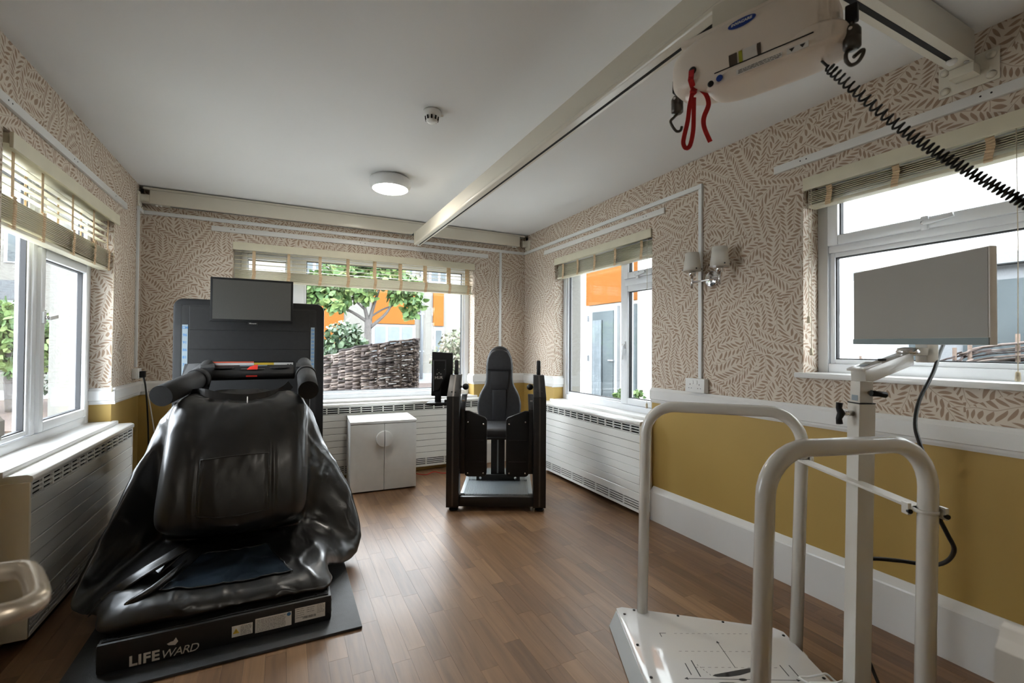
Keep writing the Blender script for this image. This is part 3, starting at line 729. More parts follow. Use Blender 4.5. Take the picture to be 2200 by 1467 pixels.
# the deflated vinyl cover, lofted through profiles running from the hem up to the waist ring
ST = [
 # front centre
 [(-.20,2.19,.1265),(-.20,2.165,.155),(-.20,2.235,.200),(-.20,2.48,.212),(-.20,2.74,.235),(-.22,2.555,.296),(-.205,2.445,.40),(-.20,2.51,.71),(-.20,2.62,.885),(-.20,2.70,.915),(-.20,2.80,.915),(-.2,2.93,.955)],
 # front left quarter
 [(-.40,2.19,.1265),(-.41,2.165,.165),(-.40,2.235,.212),(-.38,2.48,.215),(-.36,2.74,.235),(-.36,2.57,.31),(-.36,2.445,.42),(-.35,2.52,.70),(-.33,2.64,.895),(-.31,2.72,.925),(-.29,2.80,.925),(-.28,2.93,.957)],
 # front left corner
 [(-.555,2.185,.1265),(-.585,2.185,.16),(-.53,2.265,.215),(-.50,2.45,.235),(-.49,2.72,.255),(-.46,2.58,.345),(-.492,2.475,.425),(-.475,2.56,.72),(-.455,2.66,.89),(-.40,2.75,.95),(-.35,2.82,.945),(-.33,2.95,.95)],
 # pleat behind the pouch, left
 [(-.572,2.26,.1265),(-.61,2.27,.15),(-.63,2.315,.185),(-.60,2.50,.205),(-.55,2.76,.24),(-.53,2.79,.37),(-.525,2.78,.46),(-.515,2.80,.66),(-.505,2.80,.85),(-.44,2.83,.935),(-.37,2.87,.94),(-.35,2.97,.94)],
 # left wing tip
 [(-.577,2.42,.1265),(-.60,2.40,.128),(-.67,2.40,.125),(-.735,2.46,.108),(-.770,2.505,.142),(-.725,2.60,.30),(-.668,2.70,.47),(-.612,2.80,.635),(-.560,2.90,.80),(-.46,2.92,.91),(-.38,2.94,.93),(-.35,3.0,.94)],
 # left side
 [(-.577,2.85,.1265),(-.60,2.85,.14),(-.65,2.82,.15),(-.69,2.82,.20),(-.69,2.82,.28),(-.66,2.86,.40),(-.62,2.92,.52),(-.585,2.96,.66),(-.545,3.0,.80),(-.46,3.0,.90),(-.39,3.0,.92),(-.36,3.03,.93)],
 [(-.57,3.40,.1265),(-.59,3.40,.15),(-.61,3.38,.18),(-.61,3.36,.25),(-.60,3.34,.33),(-.57,3.32,.42),(-.54,3.30,.52),(-.50,3.26,.66),(-.46,3.20,.80),(-.42,3.14,.89),(-.39,3.10,.92),(-.36,3.08,.93)],
 # back
 [(-.20,3.60,.1265),(-.20,3.61,.15),(-.20,3.58,.20),(-.20,3.55,.27),(-.20,3.52,.35),(-.20,3.49,.44),(-.20,3.46,.54),(-.20,3.40,.66),(-.20,3.32,.78),(-.20,3.26,.86),(-.20,3.20,.90),(-.20,3.12,.92)],
 [(.16,3.40,.1265),(.18,3.40,.15),(.20,3.38,.18),(.20,3.36,.25),(.19,3.34,.33),(.17,3.32,.42),(.14,3.30,.52),(.11,3.26,.66),(.07,3.20,.80),(.03,3.14,.89),(0,3.10,.92),(-.03,3.08,.93)],
 # right side
 [(.183,2.95,.1265),(.22,2.95,.10),(.28,2.95,.10),(.32,2.95,.16),(.32,2.95,.26),(.29,2.96,.38),(.25,2.98,.50),(.20,3.0,.64),(.15,3.0,.79),(.08,3.0,.89),(.01,3.0,.92),(-.02,3.03,.93)],
 # right wing
 [(.186,2.52,.1265),(.205,2.52,.105),(.27,2.58,.055),(.355,2.655,.048),(.392,2.70,.15),(.358,2.80,.325),(.29,2.87,.48),(.212,2.90,.63),(.15,2.86,.78),(.09,2.86,.89),(.01,2.90,.92),(-.02,2.97,.93)],
 # pleat behind the pouch, right
 [(.186,2.34,.1265),(.20,2.34,.15),(.20,2.39,.195),(.18,2.55,.205),(.14,2.77,.24),(.125,2.78,.37),(.125,2.77,.48),(.12,2.77,.68),(.11,2.76,.85),(.06,2.82,.925),(-.01,2.85,.93),(-.04,2.95,.93)],
 # front right corner
 [(.172,2.185,.1265),(.187,2.19,.15),(.135,2.27,.20),(.10,2.46,.212),(.07,2.74,.235),(.06,2.585,.335),(.098,2.485,.42),(.102,2.56,.72),(.086,2.65,.885),(.03,2.74,.945),(-.05,2.81,.94),(-.08,2.93,.95)],
 # front right quarter
 [(-.01,2.19,.1265),(0,2.165,.155),(-.01,2.24,.198),(-.03,2.48,.208),(-.05,2.74,.235),(-.06,2.565,.305),(-.045,2.45,.41),(-.05,2.52,.71),(-.07,2.63,.89),(-.09,2.71,.92),(-.11,2.80,.925),(-.13,2.93,.957)],
]
NU, NV = 14, 10
cols = [catmull(p, NV) for p in ST]                     # along each profile
nv = len(cols[0])
rows = [catmull([c[j] for c in cols], NU, closed=True) for j in range(nv)]
nu = len(rows[0])
G = [[rows[j][i].copy() for j in range(nv)] for i in range(nu)]
def vnorm(i, j):
    a = G[(i+1) % nu][j]-G[i-1][j]; c = G[i][min(j+1, nv-1)]-G[i][max(j-1, 0)]
    n = a.cross(c); return n.normalized() if n.length > 1e-9 else Vector((0, 0, 1))
D = []
for i in range(nu):
    row = []
    for j in range(nv):
        p = G[i][j]; k = min(1, j/5)*min(1, (nv-1-j)/5)
        q = p+.05*Vector((mnoise.noise(p*6), mnoise.noise(p*6+Vector((9, 0, 0))), mnoise.noise(p*6+Vector((0, 9, 0)))))
        w1 = mnoise.noise(Vector((q.x*6, q.y*6, q.z*4)))*.010
        r1 = max(0, 1-abs(mnoise.noise(Vector((q.x*9+3, q.y*7, q.z*5))))*5)**2*.007
        r2 = max(0, 1-abs(mnoise.noise(Vector((q.x*16, q.y*16+5, q.z*11))))*5)**2*.0015
        row.append(p+vnorm(i, j)*(w1-r1-r2)*k*(.45 if p.y < 2.62 and p.z > .34 else 1))
    D.append(row)
# stiff pocket outline pressed into the front of the pouch
for i in range(nu):
    for j in range(nv):
        p = D[i][j]
        if p.y < 2.63 and .34 < p.z < .78 and -.36 < p.x < -.02:
            e = min(abs(p.x+.34), abs(p.x+.05), abs(p.z-.40), abs(p.z-.70))
            if -.36 < p.x < -.03 and .38 < p.z < .72: p.y += .010*max(0, 1-e/.014)-.006
cv = MB().grid(D, cu=True).build('vinyl_cover', M['vinyl'], TM)
sd = cv.modifiers.new('smooth', 'SUBSURF'); sd.levels = 1; sd.render_levels = 1
# clear window sewn into the top of the lower cover
wi = [i for i in range(nu) if -.425 < D[i][2*NV+NV//2].x < .04 and D[i][2*NV+NV//2].y < 2.5]
wi.sort(key=lambda i: D[i][2*NV+3].x)
PG = []
for n_, i in enumerate(wi):
    f = n_/(len(wi)-1); col = []
    for j in range(2*NV+1, 4*NV-6):
        p = D[i][j]; g = (j-2*NV-1)/(2*NV-7); cx = -.195+(p.x+.195)*(1-.36*g)
        col.append(Vector((cx, p.y, p.z+.006)))
    PG.append(col)
MB().grid(PG).build('clear_window', M['clear'], cv)
edge = [c[0] for c in PG]+PG[-1][1:]+[c[-1] for c in reversed(PG[:-1])]+list(reversed(PG[0][1:-1]))
MB().tube(edge, .003, 5, closed=True).build('window_seam', M['vinyl'], cv)
# flat pocket welded onto the front of the pouch
wi = [i for i in range(nu) if -.345 < D[i][6*NV].x < -.055 and D[i][6*NV].y < 2.55]
wi.sort(key=lambda i: D[i][6*NV].x)
PK = []
for i in wi:
    PK.append([D[i][j]+Vector((0, -.006-.002*math.sin(j*2.1+i), 0)) for j in range(5*NV, 8*NV) if .415 < D[wi[len(wi)//2]][j].z < .70])
MB().grid(PK).build('pocket_panel', M['vinyl'], cv)
edge = [c[0] for c in PK]+PK[-1][1:]+[c[-1] for c in reversed(PK[:-1])]+list(reversed(PK[0][1:-1]))
MB().tube(edge, .0035, 5, closed=True).build('pocket_seam', M['vinyl'], cv)
# folded flaps lying on the left of the lower cover
fl = catmull([(-.62,2.34,.17),(-.54,2.33,.235),(-.46,2.36,.275),(-.38,2.42,.30),(-.37,2.46,.295),(-.42,2.44,.255),(-.50,2.38,.20)], 6)
GG = []
for k in range(9):
    f = k/8; GG.append([p+Vector((-.06*f, .13*f-.10*f*f, .035*math.sin(math.pi*f)-.05*f)) for p in fl])
MB().grid(GG).build('folded_flap', M['vinyl'], cv)
MB().tube(fl, .0055, 6).build('flap_edge', M['vinyl'], cv)
fl2 = catmull([(-.575,2.255,.15),(-.52,2.235,.205),(-.45,2.26,.235),(-.40,2.33,.255),(-.37,2.42,.262)], 6)
MB().tube(fl2, [.006+.008*math.sin(math.pi*i/(len(fl2)-1)) for i in range(len(fl2))], 8).build('crease_roll', M['vinyl'], cv)
# rolled waist opening with zip flap at the top
rim = catmull([(-.43,2.83,.945),(-.37,2.76,.957),(-.28,2.725,.935),(-.17,2.71,.925),(-.07,2.725,.935),(0.0,2.76,.955),(.035,2.80,.985)], 6)
MB().ribbon(rim, .045, .004, (0, .4, 1)).build('waist_zip', M['vinyl'], cv)
MB().tube([(-.163,2.70,.935),(-.16,2.655,.905),(-.155,2.64,.88)], .0025, 5).build('pull_cord', M['silver'], cv)

# ================================================================== WHITE CABINET
M.update(
    melamine=mat('white_melamine', (.70, .70, .68), .45, var=.02, scale=20, bump=.06, bscale=220),
    anod=mat('black_anodised_post', (.020, .019, .019), .38, metal=.3, var=.08, scale=30),
    groove=mat('grey_groove', (.10, .09, .085), .4, metal=.6),
    leather=mat('black_upholstery', (.022, .022, .024), .48, var=.12, scale=40, bump=.12, bscale=350),
    alu=mat('ribbed_aluminium', (.30, .335, .35), .42, metal=.6, var=.03),
    ivory=mat('ivory_powder_coat', (.66, .63, .57), .25, var=.012, scale=4, coat=.4, crough=.1),
    platew=mat('white_acrylic_top', (.72, .70, .68), .10, var=.01, scale=3, coat=.6, crough=.03),
    galv=mat('silver_side_skirt', (.60, .62, .62), .28, metal=.5, var=.03, bump=.06, bscale=8),
    moncase=mat('pale_monitor_case', (.66, .62, .56), .4),
    monscr=mat('matt_grey_screen', (.33, .315, .285), .5, var=.05, scale=2, spec=.5),
    monbar=mat('blue_grey_monitor_chin', (.20, .25, .26), .35),
    cable=mat('black_cable', (.012, .012, .012), .5),
)
CB = thing('cabinet', 'small white two-door cabinet under the garden window', 'cabinet', (.755, 3.885, 0), R(-3.2))
part('body', M['melamine'], CB, (-.266, .266, .018, .445, .012, .560), bevel=.0015, seg=1)
part('top', M['melamine'], CB, (-.268, .268, -.002, .447, .561, .580), bevel=.0015, seg=1)
for s, (a, c) in ((-1, (-.265, -.0018)), (1, (.0018, .265))):
    d = part('door', M['melamine'], CB, (a, c, 0, .0175, .012, .556), bevel=.0012, seg=1)
    pts = [(s*.003, -.062)]+[(s*(.003+.064*math.cos(R(-90+180*i/14))), .064*math.sin(R(-90+180*i/14))) for i in range(15)]
    if s < 0: pts = pts[::-1]
    MB().prism(pts[1:] if s > 0 else pts[:-1], lambda x, z: (x, -.030, .435+z), lambda x, z: (x, 0.0, .435+z)).build('half_moon_handle', M['melamine'], d, bevel=.002)
part('foot', M['dark'], CB, (-.25, .25, .04, .43, 0, .0125))

# ================================================================== LEG EXERCISE MACHINE
def yawloc(lat, dep, z=0): return (lat*math.cos(YAW)+dep*math.sin(YAW), -lat*math.sin(YAW)+dep*math.cos(YAW), z)
EX = thing('leg_machine', 'black seated leg exercise machine with padded backrest', 'exercise machine', yawloc(-.105, 3.347), -YAW)
for cx in (-.322, .312):
    p = MB().box(cx-.046, cx+.046, 0, .11, .03, .835).prism([(0, .835), (.15, .985), (.25, .985), (.11, .835)], lambda y, z: (cx-.046+(.006 if z > .9 else 0), y, z), lambda y, z: (cx+.046-(.006 if z > .9 else 0), y, z))
    p = p.build('post', M['anod'], EX, bevel=.003)
    MB().box(cx-.006, cx+.006, -.0015, .004, .04, .83).build('groove_strip', M['groove'], p)
    MB().add([(cx-.006,-.001,.836),(cx+.006,-.001,.836),(cx+.006,.149,.9865),(cx-.006,.149,.9865)], [(0,1,2,3)]).build('groove_strip', M['groove'], p, fixn=False)
    for s in (-1, 1): MB().lathe([(.006, 0), (.006, .004)], (cx+s*.013, .03, .866), 'z', 10).build('cap_screw', M['bolt'], p)
    MB().lathe([(.034, 0), (.034, .010), (.026, .014), (.012, .016), (.012, .032)], (cx+.004, .055, 0), 'z', 20).build('foot', M['blackp'], EX)
    h = MB().tube([(cx, .20, .975), (cx, .205, 1.088)], .0155, 14).lathe([(.0155, 0), (.012, .006), (.003, .008)], (cx, .205, 1.088), 'z', 14)
    h.build('grip_rod', M['foam'], EX)
for s, kx, px_ in ((-1, -.243, -.276), (1, .243, .266)):
    k = MB().lathe([(.004, -.024), (.014, -.020), (.023, -.008), (.024, .004), (.018, .018), (.006, .024)], (kx, .13, .897), 'x', 18); k.build('knob', M['blackp'], EX)
    MB().tube([(kx, .13, .897), (px_+s*.02, .13, .897)], .007, 10).build('knob_stem', M['chrome'], EX)
    MB().box(kx-.012+s*.012, kx+.012+s*.012, .10, .13, .79, .80).build('lock_pin', M['chrome'], EX)
part('front_beam', M['anod'], EX, (-.276, .266, .02, .065, .032, .103), bevel=.003)
for x in (-.27, .235): part('side_rail', M['alu'], EX, (x, x+.03, .065, .80, .032, .115), bevel=.002)
tp = MB().box(-.24, .235, .055, .41, .098, .105)
n = 44
for i in range(n):
    x = -.236+.467*i/(n-1); tp.box(x-.0028, x+.0028, .058, .408, .105, .1125)
tp.build('tread_plate', M['alu'], EX)
tp = MB().box(-.24, .235, .43, .80, .098, .105)
for i in range(n):
    x = -.236+.467*i/(n-1); tp.box(x-.0028, x+.0028, .432, .798, .105, .1125)
tp.build('tread_plate', M['alu'], EX)
cp = part('cross_plate', M['anod'], EX, (-.178, .176, .41, .43, .104, .158), bevel=.002)
for x in (-.145, .138): MB().lathe([(.011, 0), (.011, -.004), (.007, -.006), (.003, -.006)], (x, .41, .131), 'y', 14).build('bolt', M['chrome'], cp)
sc_ = part('seat_column', M['anod'], EX, (-.062, .050, .45, .56, .105, .475), bevel=.003)
part('groove_strip', M['alu'], sc_, (-.012, .000, .4475, .452, .16, .47))
part('column_bracket', M['anod'], EX, (-.10, .09, .44, .60, .435, .475), bevel=.003)
MB().box(-.19, .185, .26, .68, .478, .556).build('seat', M['leather'], EX, bevel=.035, seg=4)
def mirror(pts): return [(x, z) for x, z in pts]+[(-x, z) for x, z in reversed(pts) if abs(x) > 1e-6]
outl = catmull([(.125,.51,0),(.165,.555,0),(.188,.63,0),(.191,.70,0),(.172,.785,0),(.132,.86,0),(.118,.93,0),(.118,1.03,0),(.108,1.10,0),(.078,1.17,0),(.035,1.20,0),(0,1.206,0)], 3)
outl = mirror([(p.x, p.y) for p in outl])
br = MB().prism(outl, lambda x, z: (x-.004, .66+.05*(z-.5), z), lambda x, z: (x-.004, .74+.05*(z-.5), z)).build('backrest', M['leather'], EX, bevel=.022, seg=3, angle=45)
hd = mirror([(.108,.995),(.110,1.05),(.100,1.105),(.072,1.155),(.03,1.178),(0,1.18)])
MB().prism(hd, lambda x, z: (x-.004, .640+.05*(z-.5), z), lambda x, z: (x-.004, .69+.05*(z-.5), z)).build('headrest', M['leather'], br, bevel=.014, seg=3, angle=45)
part('neck_panel', M['leather'], br, (-.083, .075, .668, .69, .83, .985), bevel=.006)
part('back_panel', M['leather'], br, (-.062, .054, .656, .68, .54, .825), bevel=.008)
MB().box(-.06, .052, .75, .80, .40, 1.0).build('back_post', M['anod'], EX, bevel=.004)
for s, xa, xb in ((-1, -.242, -.077), (1, .235, .065)):
    lo, hi = min(xa, xb), max(xa, xb); r = .028
    inner = xb; outer = xa
    pts = []
    for cx, cz, a0 in ((lo+r, .235+r, 180), (hi-r, .235+r, 270)):
        for i in range(5): a = R(a0+90*i/4); pts.append((cx+r*math.cos(a), cz+r*math.sin(a)))
    if s < 0: pts += [(hi, .655), (hi-.012, .672), (lo+.03, .722), (lo, .722)]
    else: pts += [(hi, .722), (hi-.03, .722), (lo+.012, .672), (lo, .655)]
    pad = MB().prism(pts, lambda x, z: (x, .070, z), lambda x, z: (x, .105, z)).build('leg_pad', M['blackp'], EX, bevel=.006, seg=2)
    for z in (.34, .50): part('pad_rib', M['blackp'], pad, (lo+.02, hi-.02, .066, .071, z, z+.008), bevel=.001, seg=1)
    for bx in (lo+.024, hi-.026):
        for bz in (.262, .625 if bx == (hi-.026 if s < 0 else lo+.024) else .64):
            MB().lathe([(.0065, 0), (.0065, -.003), (.003, -.0045)], (bx, .070, bz), 'y', 12).build('pad_bolt', M['chrome'], pad)
    ax = -.262 if s < 0 else .252
    arm = MB().box(ax-.020, ax+.020, .075, .125, .255, .735).prism([(.075, .735), (.235, .83), (.285, .83), (.125, .735)], lambda y, z: (ax-.02, y, z), lambda y, z: (ax+.02, y, z))
    arm.build('leg_arm', M['anod'], EX, bevel=.003)
    MB().lathe([(.016, -.012), (.016, .012)], (ax-s*.0, .10, .30), 'x', 14).build('arm_pivot', M['chrome'], EX)
tr = part('display_tray', M['blackp'], EX, (-.53, -.366, .06, .24, .762, .780), bevel=.004)
part('display_stand', M['blackp'], EX, (-.477, -.432, .13, .165, .778, .885), bevel=.004)
ds = MB().add([(-.502,.12,.825),(-.352,.175,.815),(-.348,.175,1.150),(-.498,.12,1.160),(-.502,.15,.825),(-.352,.205,.815),(-.348,.205,1.150),(-.498,.15,1.160)], [(0,1,2,3),(7,6,5,4),(0,4,5,1),(1,5,6,2),(2,6,7,3),(3,7,4,0)]).build('display', M['blackp'], EX, bevel=.005)
xd = Vector((.15, .055, 0)).normalized()
MB().add([Vector((-.49,.118,.86)), Vector((-.49,.118,1.10)), Vector((-.395,.153,1.10)), Vector((-.395,.153,.98)), Vector((-.44,.137,.86)), Vector((-.48,.105,.865)), Vector((-.48,.105,1.09)), Vector((-.402,.134,1.09)), Vector((-.402,.134,.985)), Vector((-.447,.117,.87))],
         [(5,6,7,8,9),(0,1,6,5),(1,2,7,6),(2,3,8,7),(3,4,9,8),(4,0,5,9)]).build('display_mount', M['blackp'], ds)
text('display_brand', 'HUR', .030, (-.474, .1065, .955), xd, (0, 0, 1), M['silver'], ds, offset=.0004)
b = MB(); c0 = Vector((-.444, .1175, .993))
for i, (dx, dz) in enumerate(((0, .008), (-.014, -.002), (.014, -.002))):
    c = c0+xd*dx+Vector((0, 0, dz)); b.add([c-xd*.007, c+Vector((0, 0, -.003)), c+xd*.007, c+Vector((0, 0, .004))], [(0,1,2,3)])
b.build('display_emblem', M['silver'], ds, fixn=False)
for dx in (-.012, .042): MB().lathe([(.003, 0), (.003, -.002)], c0+xd*dx+Vector((0, 0, .032)), 'y', 8).build('display_screw', M['chrome'], ds)
MB().box(-.40, -.36, .10, .14, .765, .80).build('tray_arm', M['anod'], EX, bevel=.003)

# ================================================================== BALANCE PLATFORM
OL, OD = .78, 1.54
BP = thing('balance_platform', 'white balance test platform with two arched handrails and a screen', 'balance platform', yawloc(OL, OD), -YAW)
def Lc(lat, dep, z): return Vector((lat-OL, dep-OD, z))
poly = [(.463, 2.02), (.49, 2.03), (1.075, 1.888), (1.10, 1.86), (1.10, 1.22), (1.075, 1.192), (.49, 1.05), (.463, 1.06)]
pl = MB().prism(poly, lambda a, d: Lc(a, d, .040), lambda a, d: Lc(a, d, .060)).build('top_plate', M['platew'], BP, bevel=.002, seg=2)
MB().add([Lc(.463,2.02,.052), Lc(.463,1.06,.052), Lc(.425,1.03,.004), Lc(.425,1.985,.004), Lc(.470,2.02,.052), Lc(.470,1.06,.052), Lc(.445,1.03,.002), Lc(.445,1.985,.002)],
         [(0,1,2,3),(7,6,5,4),(0,4,5,1),(2,6,7,3),(0,3,7,4),(1,5,6,2)]).build('side_skirt', M['galv'], BP, bevel=.001, seg=1)
MB().prism([(.475, 2.0), (1.085, 1.865), (1.085, 1.215), (.475, 1.08)], lambda a, d: Lc(a, d, .003), lambda a, d: Lc(a, d, .041)).build('underframe', M['ivory'], BP)
zt = .0603
def mark(name, *rects):
    b = MB()
    for a0, a1, d0, d1 in rects: b.add([Lc(a0, d0, zt), Lc(a1, d0, zt), Lc(a1, d1, zt), Lc(a0, d1, zt)], [(0,1,2,3)])
    return b.build(name, M['ink'], pl, fixn=False)
mark('corner_mark', (.597, .622, 1.845, 1.848), (.596, .599, 1.823, 1.848))
mark('corner_mark', (.985, 1.01, 1.845, 1.848), (1.008, 1.011, 1.823, 1.848))
mark('dashed_line', *[(.654+i*.0235, .654+i*.0235+.011, 1.8435, 1.8452) for i in range(13)])
mark('dashed_line', *[(.634+i*.0235, .634+i*.0235+.011, 1.7365, 1.7382) for i in range(15)])
mark('dashed_line', *[(.66+i*.0235, .66+i*.0235+.011, 1.650, 1.6517) for i in range(13)])
mark('position_tick', (.631, .6345, 1.613, 1.672), (.659, .663, 1.604, 1.688), (.9685, .972, 1.609, 1.665), (1.0015, 1.005, 1.609, 1.665))
b = MB(); b.add([Lc(.802,1.65,zt), Lc(.8045,1.65,zt), Lc(.8045,1.79,zt), Lc(.802,1.79,zt)], [(0,1,2,3)]).add([Lc(.797,1.786,zt), Lc(.81,1.786,zt), Lc(.8033,1.80,zt)], [(0,1,2)])
b.add([Lc(.61,1.5938,zt), Lc(.99,1.5885,zt), Lc(.99,1.591,zt), Lc(.61,1.5963,zt)], [(0,1,2,3)]).add([Lc(.614,1.589,zt), Lc(.614,1.602,zt), Lc(.601,1.595,zt)], [(0,1,2)]).add([Lc(.986,1.5835,zt), Lc(.986,1.596,zt), Lc(1.0,1.5895,zt)], [(0,1,2)])
b.build('measuring_arrow', M['ink'], pl, fixn=False)
def foot_out(sg):
    pts = [(.704, 1.609), (.715, 1.616), (.848, 1.648), (.872, 1.648), (.866, 1.635), (.80, 1.612), (.76, 1.6045), (.72, 1.604)]
    c = 1.591; return [(a, c+sg*(d-c)) for a, d in pts]
for sg in (1, -1):
    pts = foot_out(sg); MB().add([Lc(a, d, zt) for a, d in pts], [tuple(range(len(pts)))]).build('foot_outline', M['ink'], pl, fixn=False)
MB().add([Lc(.801+.014*math.cos(a), 1.591+.006*math.sin(a), zt+.0002) for a in [2*math.pi*i/16 for i in range(16)]], [tuple(range(16))]).build('centre_dot', M['ink'], pl, fixn=False)
b = MB()
for sg in (-1, 1):
    for k in range(5): b.add([Lc(.70-.006*k, 1.591+sg*(.02+.012*k), zt), Lc(.6985-.006*k, 1.591+sg*(.027+.012*k), zt), Lc(.6965-.006*k, 1.591+sg*(.027+.012*k), zt), Lc(.698-.006*k, 1.591+sg*(.02+.012*k), zt)], [(0,1,2,3)])
b.build('angle_dashes', M['ink'], pl, fixn=False)
for a, d in ((.537, 2.005), (.713, 1.965), (.885, 1.923), (1.045, 1.883), (1.085, 1.835), (.488, 1.975), (.488, 1.772), (.488, 1.598), (.488, 1.42), (.488, 1.24), (1.085, 1.6), (1.085, 1.42), (1.085, 1.25), (.713, 1.115), (.885, 1.157)):
    MB().lathe([(.0055, .060), (.0055, .0625), (.002, .0632)], Lc(a, d, 0), 'z', 10).build('plate_screw', M['bolt'], pl)
def arch(p0, p1, b0, b1, zb0, zb1, zt_, r):
    pts = [Lc(b0[0], b0[1], zb0), Lc(p0[0], p0[1], zt_-r)]
    e = Vector((p1[0]-p0[0], p1[1]-p0[1], 0)); L = e.length; e.normalize(); q0 = Lc(*p0, zt_-r); q1 = Lc(*p1, zt_-r)
    for i in range(1, 9): a = R(90*i/8); pts.append(q0+e*r*(1-math.cos(a))+Vector((0, 0, r*math.sin(a))))
    for i in range(0, 9): a = R(90*i/8); pts.append(q1-e*r*(1-math.sin(a))+Vector((0, 0, r*math.cos(a))))
    pts.append(Lc(b1[0], b1[1], zb1)); return pts
MB().tube(arch((.585, 2.0), (1.137, 1.80), (.570, 2.0), (1.112, 1.80), .02, .02, .947, .12), .0225, 20).build('handrail', M['ivory'], BP)
MB().tube(arch((.629, 1.14), (1.118, 1.235), (.608, 1.14), (1.101, 1.235), .02, .02, .947, .12), .0225, 20).build('handrail', M['ivory'], BP)
for a, d in ((.570, 2.0), (1.112, 1.80), (.608, 1.14), (1.101, 1.235)):
    MB().prism([(a-.03, d-.03), (a+.03, d-.03), (a+.03, d+.03), (a-.03, d+.03)], lambda x, y: Lc(x, y, .0), lambda x, y: Lc(x, y, .022)).build('leg_foot', M['ivory'], BP, bevel=.003)
zx = .766
MB().bar(Lc(1.130, 1.80, zx), Lc(1.112, 1.235, zx), .042, .008).build('crossbar', M['ivory'], BP, bevel=.001, seg=1)
for a, d in ((1.130, 1.80), (1.112, 1.235)):
    c = MB().lathe([(.0225, -.004), (.028, -.004), (.028, .004), (.0225, .004)], Lc(a, d, zx), 'z', 20).build('clamp_ring', M['ivory'], BP)
    for dx, dy in ((-.034, .022), (.03, -.018)):
        p = Lc(a+dx, d+dy, zx); MB().bar(p+Vector((0, 0, -.016)), p+Vector((0, 0, .016)), .010, .022, (0, 1, 0)).build('clamp_lug', M['ivory'], c, bevel=.002)
        MB().lathe([(.0065, 0), (.0065, -.008)], p+Vector((0, -.006, -.006)), 'y', 8).build('clamp_bolt', M['bolt'], c)
# telescopic column
def lean(z): return -.020*(1-z/1.0)
def post(a0, a1, d0, d1, z0, z1):
    b = MB(); vs = []
    for z in (z0, z1):
        for a, d in ((a0, d0), (a1, d0), (a1, d1), (a0, d1)): vs.append(Lc(a+lean(z), d, z))
    return b.add(vs, [(0,3,2,1),(4,5,6,7),(0,1,5,4),(1,2,6,5),(2,3,7,6),(3,0,4,7)])
col = post(1.133, 1.187, 1.498, 1.552, 0, 1.018).build('column', M['ivory'], BP, bevel=.003)
post(1.133, 1.187, 1.498, 1.552, 1.0185, 1.0215).build('column_collar', M['cable'], col)
ci = post(1.138, 1.182, 1.503, 1.547, 1.02, 1.092).build('inner_column', M['ivory'], BP, bevel=.003)
post(1.1373, 1.1385, 1.512, 1.538, 1.028, 1.046).build('column_label', M['strip'], ci)
kn = MB().tube([Lc(1.133, 1.525, .985), Lc(1.095, 1.525, .985)], .009, 12).build('clamp_screw', M['chrome'], col)
MB().tube([Lc(1.088, 1.525, .950), Lc(1.086, 1.525, .968), Lc(1.094, 1.525, .985), Lc(1.086, 1.525, 1.002), Lc(1.088, 1.525, 1.020)], [.010, .009, .012, .009, .010], 12).build('clamp_knob', M['blackp'], kn)
kn = MB().tube([Lc(1.17, 1.503, 1.055), Lc(1.172, 1.475, 1.055)], .007, 12).build('clamp_screw', M['chrome'], ci)
MB().tube([Lc(1.150, 1.47, 1.057), Lc(1.172, 1.468, 1.055), Lc(1.196, 1.47, 1.052)], [.010, .009, .010], 12).build('clamp_knob', M['blackp'], kn)
A0, A1 = Lc(1.150, 1.525, 1.105), Lc(1.475, 1.715, 1.165)
ar = MB().bar(A0, A1, .044, .050).build('screen_arm', M['ivory'], BP, bevel=.005)
dA = (A1-A0).normalized(); upn = Vector((0, 0, 1))-dA*dA.z; upn.normalize()
MB().bar(A0-dA*.02+upn*.028, A0+dA*.115+upn*.028, .048, .008).build('arm_cover', M['ivory'], ar, bevel=.002)
MB().bar(A0+dA*.02+upn*.0325, A0+dA*.06+upn*.0325, .022, .001).build('arm_sticker', M['strip'], ar)
MB().lathe([(.012, 0), (.012, .006), (.007, .006), (.007, .001)], A0+dA*.18+upn*.026, 'z', 14).build('cable_grommet', M['cable'], ar)
MB().box(*(lambda p: (p.x-.022, p.x+.022, p.y-.025, p.y+.025, 1.15, 1.36))(Lc(1.550, 1.715, 0))).build('screen_bracket', M['ivory'], BP, bevel=.004)
MB().lathe([(.034, -.012), (.036, -.004), (.030, .008), (.012, .012)], Lc(1.475, 1.71, 1.194), 'z', 20).build('swivel_joint', M['chrome'], BP)
MB().bar(Lc(1.475, 1.715, 1.19), Lc(1.555, 1.715, 1.19), .05, .03).build('tilt_head', M['ivory'], BP, bevel=.004)
mn = MB().prism([(1.435, 1.213), (2.010, 1.220), (2.010, 1.532), (1.435, 1.526)], lambda d, z: Lc(1.496, d, z), lambda d, z: Lc(1.520, d, z)).build('monitor', M['moncase'], BP, bevel=.004)
MB().prism([(1.440, 1.238), (2.005, 1.243), (2.005, 1.528), (1.440, 1.522)], lambda d, z: Lc(1.494, d, z), lambda d, z: Lc(1.499, d, z)).build('screen', M['monscr'], mn)
MB().prism([(1.437, 1.214), (2.008, 1.2205), (2.008, 1.242), (1.437, 1.237)], lambda d, z: Lc(1.4925, d, z), lambda d, z: Lc(1.497, d, z)).build('chin', M['monbar'], mn)
